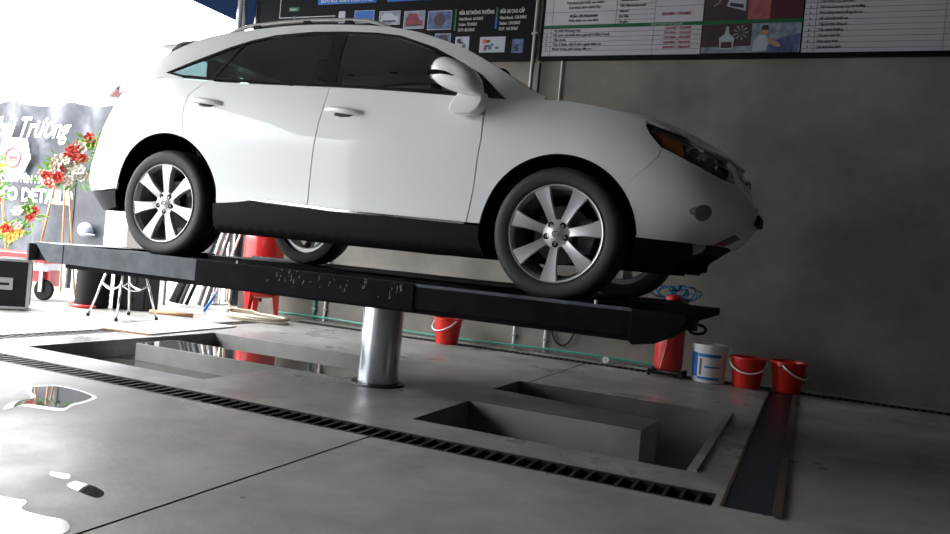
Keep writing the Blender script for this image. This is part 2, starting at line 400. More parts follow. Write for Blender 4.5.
_zn = [.18, .25, .30, .34, .44, .52, .59, .65, .74, .80, .86, .95]
_dn = [.50, .38, .29, .23, .09, .03, .01, .03, .08, .10, .13, .2]
_zt = [.18, .3, .42, .55, .75, .9, 1.0, 1.2]
_dt = [.28, .10, -.03, -.06, .0, .04, .08, .14]

def _sm(xs, ys):
    q = _cr(list(zip(xs, ys)), 10); return np.maximum.accumulate(q[:, 0]), q[:, 1]
(_zs, _ds), (_zn, _dn), (_zt, _dt) = _sm(_zs, _ds), _sm(_zn, _dn), _sm(_zt, _dt)

def ring_top(s): return float(np.interp(s, _S, _PZ))
def ring(s, z):
    x, y, nx, ny = (float(np.interp(s, _S, a)) for a in (_PX, _PY, _NX, _NY))
    zt, dt = float(np.interp(s, _S, _PZ)), float(np.interp(s, _S, _PD))
    ds = float(np.interp(z, _zs, _ds))
    w = min(1, abs(nx)) ** 1.3
    de = float(np.interp(z, _zn, _dn)) if nx > 0 else float(np.interp(z, _zt, _dt))
    v = max(0, (z - .62) / max(.05, zt - .62))
    d = ds * (1 - w) + de * w + dt * v ** 2.2
    return np.array([x - nx * d, max(0, y - ny * d), z])

_rt = np.array([ring(s, ring_top(s)) for s in _S])        # ring top curve, tail to nose
_front = _rt[_rt[:, 0] > -.12]
_E = [(-3.60, .70, 1.11), (-3.45, .70, 1.22), (-3.25, .69, 1.34), (-3.05, .665, 1.44), (-2.9, .655, 1.50), (-2.7, .645, 1.555), (-2.4, .635, 1.59),
      (-2.0, .635, 1.612), (-1.65, .64, 1.605), (-1.35, .65, 1.583), (-1.1, .665, 1.54), (-.9, .685, 1.48), (-.73, .71, 1.415), (-.58, .735, 1.34),
      (-.43, .765, 1.255), (-.3, .79, 1.175), (-.2, .805, 1.125)]
_Ec = np.vstack([_cr(_E, 8), _front])
def edge(x): return float(np.interp(x, _Ec[:, 0], _Ec[:, 1])), float(np.interp(x, _Ec[:, 0], _Ec[:, 2]))
def belt(x):
    i = _rt[:, 0] < .97
    return float(np.interp(x, _rt[i, 0], _rt[i, 1])), float(np.interp(x, _rt[i, 0], _rt[i, 2]))
def green(x, z):
    yb, zb = belt(x); ye, ze = edge(x)
    v = (z - zb) / max(.02, ze - zb)
    f = .72 * v + .28 * v * abs(v)
    return np.array([x, yb + (ye - yb) * f, z])
_C = _cr([(-3.76, 1.0), (-3.68, 1.12), (-3.55, 1.28), (-3.4, 1.41), (-3.3, 1.49), (-3.2, 1.555), (-3.0, 1.60), (-2.7, 1.64), (-2.1, 1.668), (-1.6, 1.665),
          (-1.4, 1.65), (-1.15, 1.61), (-.95, 1.545), (-.73, 1.44), (-.5, 1.315), (-.35, 1.225), (-.25, 1.165), (-.18, 1.145), (-.1, 1.145), (.1, 1.135),
          (.24, 1.12), (.41, 1.085), (.60, 1.01), (.71, .955), (.80, .89), (.86, .84)], 8)
def top(x, y):
    ye, ze = edge(x)
    zc = max(float(np.interp(x, _C[:, 0], _C[:, 1])), ze)
    return np.array([x, y, zc - (zc - ze) * min(1.2, abs(y) / max(.05, ye)) ** 2.6])
# ------------------------------------------------------------ the car
CAR = (-1.27, 4.93, .75)
car = thing('car', 'white crossover car raised on the black wash lift', 'car', CAR)
FZ, FR, RZ, RR = .345, .437, .365, .46
FCX, RCX = -.008, -2.76
def arc(cx, cz, r, a0, a1, n=22): return [(cx + r * math.cos(R(a0 + (a1 - a0) * k / n)), cz + r * math.sin(R(a0 + (a1 - a0) * k / n))) for k in range(n + 1)]
def zt(s, d=.0): return ring_top(s) - d
def topline(s0, s1, d=.004, n=14): return [(s0 + (s1 - s0) * k / n, zt(s0 + (s1 - s0) * k / n, d)) for k in range(n + 1)]
ZC = .385
aF0 = math.degrees(math.asin((ZC - FZ) / FR)); aR0 = math.degrees(math.asin((ZC - RZ) / RR))
SEAMF = [(-.489, 1.091), (-.477, .847), (-.497, .594), (-.525, ZC)]
SEAMB = [(-1.528, 1.148), (-1.56, .913), (-1.593, .53), (-1.594, ZC)]
SEAMR = [(-2.46, 1.19), (-2.53, 1.16), (-2.62, 1.09), (-2.642, 1.0), (-2.63, .916), (-2.61, RZ + math.sqrt((RR + .004) ** 2 - (.15) ** 2))]
g_ = .0035
sh = lambda P, d: [(x + d, z) for x, z in P]
CUT = (.33, FZ + math.sqrt(FR ** 2 - (.338) ** 2))
HL = [(.425, .974), (.54, .955), (.78, .905), (.93, .868), (1.06, .815), (1.105, .775), (1.075, .725), (.95, .733), (.842, .755), (.68, .80), (.521, .863), (.455, .93)]
def rr(name, m_, poly, side, **k): return sheet(name, K[m_], poly, ring, side=side, parent=car, **k)

for sd_ in (-1, 1):
    # front wing
    fen = SEAMF[::-1]; fen = sh(fen, g_)
    P = fen + [(-.489 + g_, 1.096)] + topline(-.45, .42, .004) + [(.425, .974), (.455, .93), (.521, .863), (.50, .80), CUT] + [q for q in arc(FCX, FZ, FR, math.degrees(math.atan2(CUT[1] - FZ, CUT[0] - FCX)), 180 - aF0)][1:]
    rr('front_wing', 'paint', P, sd_, th=.012)
    # front door, rear door
    P = sh(SEAMF, -g_) + sh(SEAMB[::-1], g_) + topline(-1.52, -.495, .006)
    fd = rr('front_door', 'paint', P, sd_, th=.014)
    P = sh(SEAMB, -g_) + [(-2.03, .42), (-2.12, .402), (-2.22, .388), (-2.295, ZC)] + arc(RCX, RZ, RR + .004, aR0, math.degrees(math.acos(.15 / (RR + .004))))[1:] + sh(SEAMR[::-1], g_)[1:] + topline(-2.45, -1.535, .006)
    rd = rr('rear_door', 'paint', P, sd_, th=.014)
    # rear quarter, to the tail
    QB = [(-3.19, .56)]
    P = [(x - g_, z) for x, z in SEAMR] + arc(RCX, RZ, RR, 71.5, 20 + 135)[1:-1] + [(-3.185, .55), (-3.30, .78), (-3.45, .87), (-3.62, .90), (-3.62, 1.0), (-3.42, 1.14)] + topline(-3.40, -2.47, .004)
    rr('rear_quarter', 'paint', P, sd_, th=.012)
    # tail lamp
    P = [(-3.62, .905), (-3.62, 1.0), (-3.42, 1.14)] + topline(-3.43, -3.62, .01, 5) + [(-3.95, 1.07), (-4.0, .95)]
    rr('tail_lamp', 'red_lens', P, sd_, th=.02, off=.003)
    # black sill cladding
    P = [(-.44, .372)] + [(-.525, .372), (-1.42, .388), (-1.594, .397), (-2.03, .414), (-2.12, .402), (-2.22, .392), (-2.31, .386)] + [(-2.305, .30), (-2.3, .215), (-1.3, .205), (-.55, .205), (-.41, .215), (-.44, .30)]
    cl = rr('sill_cladding', 'black_trim', P, sd_, off=.014, th=.03)
    P = [(-.53, .374), (-1.42, .392), (-1.594, .402), (-2.03, .422), (-2.03, .432), (-1.594, .413), (-1.42, .403), (-.53, .386)]
    sheet('chrome_strip', K['chrome'], P, ring, off=.017, th=.014, side=sd_, parent=cl, step=.03)
    # windows: glass set in black surrounds
    W1 = [(-.40, 1.090), (-.529, 1.100), (-.661, 1.115), (-.913, 1.132), (-1.175, 1.142), (-1.515, 1.160), (-1.60, 1.532), (-1.353, 1.521), (-1.177, 1.496), (-.929, 1.411), (-.726, 1.312), (-.57, 1.228)]
    W2 = [(-1.56, 1.162), (-1.994, 1.180), (-2.492, 1.206), (-2.72, 1.224), (-2.86, 1.253), (-2.717, 1.312), (-2.451, 1.433), (-2.305, 1.485), (-2.13, 1.523), (-1.827, 1.540), (-1.66, 1.535)]
    AP = [(-.40, 1.090), (-.529, 1.100), (-.64, 1.112), (-.64, 1.262), (-.57, 1.228)]
    def inset(poly, d):
        c = np.mean(np.array(poly), 0); out = []
        n = len(poly)
        area = sum(poly[i][0] * poly[(i + 1) % n][1] - poly[(i + 1) % n][0] * poly[i][1] for i in range(n))
        for i in range(n):
            a, b, e = (np.array(poly[(i + k) % n]) for k in (-1, 0, 1))
            t1 = (b - a) / np.linalg.norm(b - a); t2 = (e - b) / np.linalg.norm(e - b)
            n1 = np.array((-t1[1], t1[0])); n2 = np.array((-t2[1], t2[0])); nn = n1 + n2; nn /= max(.3, np.linalg.norm(nn))
            out.append(tuple(b + nn * d * (1 if area > 0 else -1)))
        return out
    FRM = [(-.375, 1.083), (-.529, 1.092), (-.913, 1.124), (-1.5, 1.150), (-1.994, 1.170), (-2.492, 1.196), (-2.72, 1.213), (-2.895, 1.25), (-2.73, 1.322), (-2.455, 1.445), (-2.305, 1.497),
           (-2.13, 1.534), (-1.827, 1.552), (-1.586, 1.547), (-1.353, 1.532), (-1.177, 1.507), (-.921, 1.422), (-.718, 1.322), (-.56, 1.236)]
    W1i = [(-.655, 1.125), (-.913, 1.138), (-1.175, 1.148), (-1.495, 1.165), (-1.565, 1.527), (-1.353, 1.516), (-1.177, 1.490), (-.929, 1.405), (-.726, 1.304), (-.655, 1.268)]
    W2i = inset(W2, .006)
    sheet('window_surround', K['gloss_black'], FRM, green, off=.002, th=.012, holes=[W1i, W2i], side=sd_, parent=car, step=.05)
    sheet('window_glass', K['glass'], inset(W1i, -.004), green, off=-.003, th=.004, side=sd_, parent=car, step=.06)
    sheet('window_glass', K['privacy'], inset(W2i, -.004), green, off=-.003, th=.004, side=sd_, parent=car, step=.06)
    # divider bar between the rear door glass and the quarter glass
    sheet('window_divider', K['gloss_black'], [(-2.44, 1.20), (-2.475, 1.20), (-2.36, 1.46), (-2.33, 1.475)], green, off=.001, th=.01, side=sd_, parent=car, step=.06)
    # painted roof side, A pillar and D pillar
    xs_ = list(np.linspace(-3.5, -.16, 40))
    P = [(x, edge(x)[1]) for x in xs_] + [(x, belt(x)[1]) for x in np.linspace(-.17, -3.5, 40)]
    P2 = [(-.375, 1.083), (-.529, 1.092), (-.913, 1.124), (-1.5, 1.150), (-1.994, 1.170), (-2.492, 1.196), (-2.72, 1.213), (-2.895, 1.25)]
    P = [(x, edge(x)[1]) for x in xs_] + [(x, belt(x)[1] + .0) for x in np.linspace(-.17, -.34, 4)] + FRM[::-1][:-1][:0]
    low_f = [(x, belt(x)[1]) for x in (-.17, -.25, -.33)]
    low_r = [(x, belt(x)[1]) for x in (-2.93, -3.1, -3.3, -3.5)]
    P = [(x, edge(x)[1]) for x in xs_] + low_f + [(-.375, 1.0835)] + FRM[:7:-1] + [FRM[7], FRM[6]] + [(-2.73, belt(-2.73)[1] - .004), (-2.83, belt(-2.83)[1] - .004)] + low_r
    sheet('roof_side', K['paint'], P, green, th=.012, side=sd_, parent=car, step=.05)
    # mirror
    mr = thing('side_mirror', None, None, (-.62, sd_ * .99, 1.14)); mr.parent = car
    MO = (-.62, sd_ * .99, 1.14)
    b = MB()
    Z = [(-.745, 1.185), (-.735, 1.235), (-.70, 1.262), (-.64, 1.265), (-.56, 1.235), (-.49, 1.185), (-.455, 1.12), (-.46, 1.075), (-.52, 1.07), (-.60, 1.085), (-.69, 1.115), (-.735, 1.15)]
    ring_n = []
    for y, sc in ((.955, .72), (.97, .90), (1.01, 1.0), (1.06, 1.0), (1.10, .93), (1.125, .74), (1.135, .4)):
        cxm, czm = -.60, 1.165; ring_n.append([(cxm + (x - cxm) * sc, sd_ * y, czm + (z - czm) * sc) for x, z in _cr([np.array(q) for q in Z + Z[:1]], 3)[:-1]])
    n = len(ring_n[0]); V = [q for r_ in ring_n for q in r_]
    b.add(V, [(i * n + k, i * n + (k + 1) % n, (i + 1) * n + (k + 1) % n, (i + 1) * n + k) for i in range(6) for k in range(n)] + [tuple(range(n))[::-1], tuple(range(6 * n, 7 * n))], True)
    b.build('mirror_housing', K['paint'], mr, MO, sharp=60)
    b = MB().prism([(-.46, 1.10), (-.60, 1.10), (-.655, 1.02), (-.655, .99), (-.62, .975), (-.52, .975), (-.48, 1.0), (-.455, 1.05)], sd_ * .915, sd_ * 1.01)
    b.build('mirror_foot', K['paint'], mr, MO, bevel=.012)
    b = MB().prism([(-.738, 1.178), (-.70, 1.185), (-.63, 1.175), (-.57, 1.148), (-.60, 1.152), (-.66, 1.160), (-.72, 1.158)], sd_ * 1.05, sd_ * 1.137)
    b.build('indicator_slot', K['gloss_black'], mr, MO)
    MB().box(-.746, -.742, sd_ * .99, sd_ * 1.09, 1.15, 1.22).build('mirror_glass', K['chrome'], mr, MO)
    # door handles
    for door, hx, hz in ((fd, -1.39, .995), (rd, -2.45, 1.043)):
        yy = ring(hx, hz)[1]
        h = MB()
        pts = [(hx - .13, sd_ * (yy - .004), hz + .008), (hx - .09, sd_ * (yy + .022), hz + .006), (hx - .02, sd_ * (yy + .036), hz), (hx + .05, sd_ * (yy + .034), hz - .006), (hx + .10, sd_ * (yy + .02), hz - .01), (hx + .125, sd_ * (yy - .004), hz - .012)]
        pts = [tuple(q) for q in _cr([np.array(q) for q in pts], 5)]
        nn = len(pts); h.tube(pts, [.012 + .008 * math.sin(math.pi * k / (nn - 1)) for k in range(nn)], 12)
        hd = h.build('door_handle', K['paint'], door)
        sheet('handle_recess', K['lamp_inner'], [(hx - .07, hz - .028), (hx - .02, hz - .038), (hx + .04, hz - .036), (hx + .07, hz - .022), (hx + .05, hz + .01), (hx - .05, hz + .014)], ring, off=.0015, th=.004, side=sd_, parent=hd)
    # headlamp
    hl_ = rr('headlamp', 'lamp_inner', HL, sd_, off=-.035, th=.01)
    sheet('lens', K['clear'], HL, ring, off=.002, th=.003, side=sd_, parent=hl_)
    sheet('indicator', K['amber'], [(.50, .945), (.66, .91), (.66, .825), (.60, .835), (.54, .885)], ring, off=-.012, th=.012, side=sd_, parent=hl_)
    for s_, z_, r_ in ((.76, .835, .042), (.91, .80, .045)):
        P_ = ring(s_, z_); b = MB(); dirn = Vector((.75, sd_ * .66, 0)).normalized(); M_ = Matrix.Translation((P_[0] - .05, sd_ * (P_[1] - .045), z_)) @ dirn.to_track_quat('Z', 'Y').to_matrix().to_4x4()
        b.lathe([(.001, -.01), (r_ * .6, 0), (r_, .035), (r_ + .004, .035), (r_ + .004, -.01)], 24, M=M_); b.ball((0, 0, 0), r_ * .5, M=None) if False else None
        b.build('projector', K['chrome'], hl_)
    rr('headlamp_rim', 'gloss_black', inset(HL, -.008), sd_, holes=[HL], th=.012, off=.001)
    # fog lamp
    FC = (.773, .533)
    circ = [(FC[0] + .052 * math.cos(t), FC[1] + .042 * math.sin(t)) for t in np.linspace(0, 2 * math.pi, 25)[:-1]]
    rr('window_ledge', 'core', topline(-.50, -3.30, .0, 20) + topline(-3.30, -.50, .05, 20), sd_, off=-.018, th=.03)
    fg = rr('fog_lamp', 'alloy_dark', circ, sd_, off=.004, th=.02)
    sheet('lens', K['clear'], [(FC[0] + .04 * math.cos(t), FC[1] + .032 * math.sin(t)) for t in np.linspace(0, 2 * math.pi, 21)[:-1]], ring, off=.008, th=.003, side=sd_, parent=fg)
    sheet('bezel', K['chrome'], [(FC[0] - .085, FC[1] + .012), (FC[0] - .05, FC[1] + .028), (FC[0] - .045, FC[1] - .02), (FC[0] - .08, FC[1] - .008)], ring, off=.006, th=.006, side=sd_, parent=fg)
    # roof rail
    rl = MB(); X_ = np.linspace(-2.62, -1.30, 15); pts = []
    for i, x in enumerate(X_):
        ex = edge(x); q = min(1, min(i, 14 - i) / 1.6); pts.append((x, sd_ * (ex[0] - .045), ex[1] + .002 + .042 * q))
    rl.tube(pts, .013, 10); rail_ = rl.build('roof_rail', K['galv'], car)
    for x in (-2.36, -1.95, -1.62): ex = edge(x); MB().box(x - .03, x + .03, sd_ * (ex[0] - .045) - .012, sd_ * (ex[0] - .045) + .012, ex[1] - .01, ex[1] + .04).build('rail_foot', K['black_trim'], rail_)
    for cx_, cz_, r_, a0 in ((FCX, FZ, FR, aF0), (RCX, RZ, RR, aR0)):
        P = arc(cx_, cz_, r_ + .0015, a0 + .3, 180 - a0 - (0 if cx_ > -1 else 12), 40) + arc(cx_, cz_, r_ - .008, a0 + .3, 180 - a0 - (0 if cx_ > -1 else 12), 40)[::-1]
        rr('arch_edge_shade', 'core', P, sd_, off=.0005, th=.025, step=.05)  # added black strip, stands in for shade on the arch's inner edge
    # wheel housings
    for cx_, cz_, r_ in ((FCX, FZ, FR + .012), (RCX, RZ, RR + .012)):
        b = MB(); prof = [(cx_ + r_ * math.cos(t), cz_ + r_ * math.sin(t)) for t in np.linspace(R(-12), R(189), 40)]
        V = [(x, sd_ * (ring(x, max(z, .3))[1] - .03), z) for x, z in prof] + [(x, sd_ * .58, z) for x, z in prof]; nn = len(prof)
        b.add(V, [(k, k + 1, nn + k + 1, nn + k) for k in range(nn - 1)], True); b.add(V[nn:], [tuple(range(nn))])
        b.build('wheel_arch_liner', K['core'], car)

# front bumper (wraps round the nose), lower lip, openings
P = [(.425, .378)] + [(.6, .374), (.85, .374), (1.1, .382), (SMAX, .39)] + [(SMAX, .60)] + [(1.40, .60), (1.22, .64), (1.14, .70), (1.105, .73)] + [(1.075, .716), (.95, .724), (.842, .746), (.68, .791), (.521, .854), (.505, .80), CUT] + arc(FCX, FZ, FR, math.degrees(math.atan2(CUT[1] - FZ, CUT[0] - FCX)), aF0, 14)[1:-1]
for sd_ in (-1, 1):
    rr('front_bumper', 'paint', P, sd_, th=.014)
    rr('bumper_upper', 'paint', [(1.118, .775), (1.16, .70), (1.24, .655), (1.40, .62), (1.46, .635), (1.30, .70), (1.22, .80), (1.2, .84), (1.15, .85), (1.07, .82)], sd_, th=.012, off=.001)
    rr('lower_valance', 'black_trim', [(.42, .374), (.42, .24), (.50, .212), (.70, .212), (.95, .275), (1.2, .32), (SMAX, .345), (SMAX, .386), (1.1, .378), (.85, .370), (.6, .370)], sd_, th=.02, off=-.002)
    rr('bumper_vent', 'gloss_black', [(1.08, .388), (1.30, .39), (1.40, .44), (1.20, .452)], sd_, th=.012, off=.003)
    rr('valance_strip', 'alu', [(.80, .368), (.98, .375), (1.05, .34), (.93, .32)], sd_, th=.01, off=.003)
    rr('grille', 'gloss_black', [(1.24, .665), (1.42, .615), (SMAX, .61), (SMAX, .815), (1.2, .835), (1.23, .76)], sd_, th=.02, off=-.004)
    for z_ in (.66, .70, .74, .78): rr('grille_bar', 'chrome', [(1.30, z_ - .006), (SMAX, z_ - .006), (SMAX, z_ + .006), (1.30, z_ + .006)], sd_, th=.006, off=.001)
    rr('rear_bumper', 'paint', arc(RCX, RZ, RR, 154, 172, 8) + [(-3.225, .44), (-3.4, .42), (-3.7, .42), (SMIN, .42), (SMIN, .80), (-3.95, .88), (-3.62, .89), (-3.45, .862), (-3.305, .773), (-3.19, .55)], sd_, th=.014)
    rr('rear_valance', 'black_trim', [(-3.225, .43), (-3.4, .41), (SMIN, .41), (SMIN, .30), (-3.4, .28), (-3.22, .31)], sd_, th=.02, off=-.002)
    rr('body_core', 'core', [(-.41, .24)] + arc(FCX, FZ, FR + .006, 180 + 8, -8)[0:] + [(.6, .24), (.95, .31), (SMAX, .37)] + topline(SMAX, SMIN, .02, 60) + [(SMIN, .4), (-3.3, .34)] + arc(RCX, RZ, RR + .006, 184, -10), sd_, off=-.05, th=.006, step=.08)
MB().box(.935, .968, -.15, .15, .525, .585).build('plate_holder', K['black_trim'], car, bevel=.006)
MB().lathe([(.001, 0), (.055, 0), (.06, .006), (.06, .014), (.05, .02)], 28, c=(.865, 0, .74), ax='x').build('badge', K['chrome'], car)
# bonnet, windscreen, roof, tailgate
def rowx(x, f=1.0, d=.0, n=12, sgn=1): ye = edge(x)[0] * f - d; return [(x, sgn * (-ye + 2 * ye * k / n)) for k in range(n + 1)]
def sidex(x0, x1, d, sgn, n=20): return [(x, sgn * (edge(x)[0] - d)) for x in np.linspace(x0, x1, n)]
T = lambda name, m_, P_, **k: sheet(name, K[m_], P_, top, parent=car, ref=(-1.4, 0, 0), **k)
T('bonnet', 'paint', sidex(-.10, .83, .004, -1) + [(.845, .0)] + sidex(.83, -.10, .004, 1) + [(-.12, .4), (-.14, 0), (-.12, -.4)], th=.012, step=.06)
T('cowl_panel', 'black_trim', sidex(-.30, -.115, .03, -1, 4) + [(-.145, 0)] + sidex(-.115, -.30, .03, 1, 4) + [(-.27, 0)], th=.012, off=-.008, step=.08)
T('windscreen', 'glass', sidex(-1.10, -.27, .055, -1) + [(-.24, 0)] + sidex(-.27, -1.10, .055, 1) + [(-1.16, 0)], th=.004, off=-.002, step=.08)
for q in (-1, 1): T('windscreen_pillar', 'paint', [(x, q * (edge(x)[0] + .0)) for x in np.linspace(-1.14, -.16, 24)] + [(x, q * (edge(x)[0] - .052)) for x in np.linspace(-.20, -1.12, 24)], th=.012, step=.04)
T('roof_panel', 'paint', [(x, -edge(x)[0]) for x in np.linspace(-3.16, -1.12, 30)] + [(-1.17, 0)] + [(x, edge(x)[0]) for x in np.linspace(-1.12, -3.16, 30)], th=.012, step=.07)
TGH = [(-3.24, -.50), (-3.24, .50), (-3.56, .56), (-3.56, -.56)]
T('tailgate', 'paint', [(x, -edge(x)[0]) for x in np.linspace(-3.585, -3.165, 12)] + [(x, edge(x)[0]) for x in np.linspace(-3.165, -3.585, 12)] + [(-3.72, .3), (-3.74, 0), (-3.72, -.3)], th=.012, step=.05, holes=[TGH])
T('rear_window', 'privacy', TGH, th=.004, off=-.003, step=.08)
for sd_ in (-1, 1): rr('tailgate_lower', 'paint', [(-3.96, .885), (SMIN, .81), (SMIN, 1.05), (-3.97, 1.06)], sd_, th=.012)
sp = MB()
for a, b_ in (((-2.98, 1.585), (-3.24, 1.585)),): pass
sp.add([(-2.95, -.60, 1.50), (-2.95, .60, 1.50), (-2.95, .40, 1.605), (-2.95, -.40, 1.605), (-3.26, -.585, 1.515), (-3.26, .585, 1.515), (-3.32, .40, 1.585), (-3.32, -.40, 1.585), (-3.30, -.40, 1.55), (-3.30, .40, 1.55)],
       [(0, 1, 2, 3), (4, 0, 3, 7), (1, 5, 6, 2), (3, 2, 6, 7), (4, 7, 8), (5, 9, 6), (7, 6, 9, 8), (0, 4, 8, 9, 5, 1)])
sp.build('rear_spoiler', K['paint'], car, bevel=.006)
for sd_ in (-1, 1):
    MB().add([(-2.98, sd_ * .645, 1.495), (-2.84, sd_ * .60, 1.545), (-3.04, sd_ * .595, 1.535), (-3.11, sd_ * .635, 1.435), (-2.98, sd_ * .615, 1.475), (-2.86, sd_ * .57, 1.53), (-3.04, sd_ * .56, 1.525), (-3.11, sd_ * .60, 1.42)],
        [(0, 1, 2, 3), (7, 6, 5, 4), (0, 4, 5, 1), (1, 5, 6, 2), (2, 6, 7, 3), (3, 7, 4, 0)]).build('spoiler_side_fin', K['gloss_black'], car)
# underbody and running gear
ub = MB().box(-3.45, .62, -.56, .56, .235, .33).box(-2.30, -.45, -.80, .80, .225, .33)
for (a, b_, c, d) in ((-2.2, -1.7, .205, .5), (-1.35, -.95, .195, .45), (-.8, -.5, .19, .6), (-2.9, -2.6, .20, .3), (-.1, .5, .20, .4)): ub.box(a, b_, -d, d, c, .24)
ub.build('underbody', K['core'], car, bevel=.01)
MB().tube([(-3.3, .42, .30), (-2.9, .42, .27), (-2.5, .2, .235), (-1.2, .12, .22), (-.4, .1, .24)], .035, 12).build('exhaust_pipe', K['rust'], car)
for x_ in (0, -2.74): MB().tube([(x_, -.66, .35), (x_, .66, .35)], .03, 10).tube([(x_ - .05, -.62, .28), (x_ + .1, -.3, .25), (x_ + .1, .3, .25), (x_ - .05, .62, .28)], .022, 8).build('axle', K['core'], car)
# cabin
inn = MB().box(-3.3, -.2, -.80, .80, .40, .46); inn.build('cabin_floor', K['core'], car)
MB().prism([(-.95, .95), (-.85, 1.09), (-.45, 1.10), (-.30, 1.03), (-.30, .60), (-.85, .60)], -.72, .72).build('dashboard', K['seat'], car, bevel=.02)
sw = MB(); Mw = Matrix.Translation((-1.02, .36, 1.02)) @ Matrix.Rotation(R(-65), 4, 'Y')
sw.tube([Mw @ Vector((.18 * math.cos(t), .18 * math.sin(t), 0)) for t in np.linspace(0, 2 * math.pi, 25)[:-1]], .014, 8, closed=True).tube([Mw @ Vector((-.17, 0, 0)), Mw @ Vector((.17, 0, 0))], .014, 8)
sw.build('steering_wheel', K['seat'], car)
for x_, y_, wd in ((-1.62, -.38, .25), (-1.62, .38, .25), (-2.55, -.40, .30), (-2.55, .40, .30)):
    st = MB().prism([(x_ + .45, .62), (x_ + .48, .74), (x_ + .05, .72), (x_ - .02, .80), (x_ - .20, 1.24), (x_ - .28, 1.25), (x_ - .30, 1.18), (x_ - .14, .62)], y_ - wd, y_ + wd).build('seat', K['seat'], car, bevel=.04, seg=3)
    MB().box(x_ - .31, x_ - .22, y_ - .12, y_ + .12, 1.29, 1.43).build('headrest', K['seat'], st, bevel=.03, seg=3)
    MB().tube([(x_ - .265, y_ - .06, 1.2), (x_ - .265, y_ - .06, 1.32)], .007, 6).tube([(x_ - .265, y_ + .06, 1.2), (x_ - .265, y_ + .06, 1.32)], .007, 6).build('headrest_post', K['chrome'], st)
MB().ball((-.75, 0, 1.44), (.02, .11, .035)).build('interior_mirror', K['black'], car)

# wheels; local origin on the hub face, axis y, outer face towards -y
def make_wheel(off):
    t = bpy.data.objects.new('wheel', None); COL.objects.link(t); t.parent = car; t.empty_display_size = .1
    tr = [(.262, .02), (.262, .012), (.268, .004), (.285, -.002), (.315, -.006), (.335, -.002), (.350, .012), (.3575, .03), (.360, .055)]
    prof = tr + [(.360, .10), (.356, .104), (.356, .110), (.360, .114), (.360, .165), (.356, .169), (.356, .175), (.360, .179), (.3575, .21), (.345, .235), (.315, .245), (.262, .23), (.262, .02)]
    MB().lathe(prof, 72, ax='y').build('tyre', K['rubber'], t)
    rim = MB().lathe([(.262, .20), (.262, .018), (.264, .004), (.260, -.002), (.255, .0), (.249, .012), (.243, .03), (.233, .07), (.226, .20), (.262, .20)], 72, ax='y').build('rim', K['alloy'], t)
    MB().lathe([(.241, .035), (.229, .072), (.222, .21), (.228, .21)], 64, ax='y').build('rim_barrel', K['alloy_dark'], rim)
    sp_ = MB()
    for k in range(7):
        a = R(off + k * 360 / 7); Mk = Matrix.Rotation(-a, 4, 'Y')
        secs = [(.045, .030, .030), (.080, .024, .018), (.13, .027, .010), (.18, .034, .004), (.225, .044, .002), (.2535, .050, .002)]
        V = []
        for r_, hw, y_ in secs:
            V += [(r_, y_ + .045, -hw * .75), (r_, y_ + .010, -hw), (r_, y_, -hw * .86), (r_, y_ + .003, 0), (r_, y_, hw * .86), (r_, y_ + .010, hw), (r_, y_ + .045, hw * .75)]
        V = [Mk @ Vector(q) for q in V]; F = [(i * 7 + j, i * 7 + (j + 1) % 7, (i + 1) * 7 + (j + 1) % 7, (i + 1) * 7 + j) for i in range(5) for j in range(7)] + [tuple(range(7)), tuple(range(35, 42))[::-1]]
        sp_.add(V, F, True)
    sp_.build('spokes', K['alloy'], rim, sharp=25)
    hb = MB().lathe([(.001, .014), (.034, .014), (.040, .017), (.044, .019), (.074, .021), (.079, .030), (.08, .075), (.001, .075)], 40, ax='y').build('hub', K['alloy'], rim)
    for k in range(5):
        a = R(53.4 + k * 72); c = (.056 * math.cos(a), 0, .056 * math.sin(a))
        pk = MB().lathe([(.0165, .030), (.0165, .0165), (.014, .0165), (.013, .0195), (.001, .0195)], 18, c=c, ax='y').build('nut_pocket', K['core'], rim); MB().lathe([(.001, .0165), (.0065, .0165), (.008, .019), (.008, .0215)], 6, c=c, ax='y').build('wheel_nut', K['alloy_dark'], rim)
    cap = MB().lathe([(.001, .010), (.024, .010), (.028, .012), (.029, .016)], 28, ax='y').build('centre_cap', K['alloy'], hb)
    e = MB().tube([(.019 * math.cos(q), .008, .014 * math.sin(q)) for q in np.linspace(0, 2 * math.pi, 21)[:-1]], .0022, 6, closed=True)
    e.tube([(-.004, .007, .011), (-.007, .007, -.004), (.010, .007, -.004)], .0018, 6); e.build('emblem', K['lamp_inner'], cap)
    MB().lathe([(.06, .13), (.16, .13), (.16, .155), (.06, .155)], 40, ax='y').build('brake_disc', K['disc'], t)
    MB().prism([(.09, -.09), (.17, -.10), (.19, 0), (.17, .10), (.09, .09)], .11, .17).build('brake_caliper', K['alloy_dark'], t, bevel=.01)
    return t
wf = make_wheel(9.5); wr = make_wheel(36)
wf.location = (0, -.925, .36); wr.location = (-2.74, -.925, .36)
for src in (wf, wr):
    c = copy_tree(src, car); c.location = (src.location.x, .925, .36); c.rotation_euler = (0, 0, math.pi)
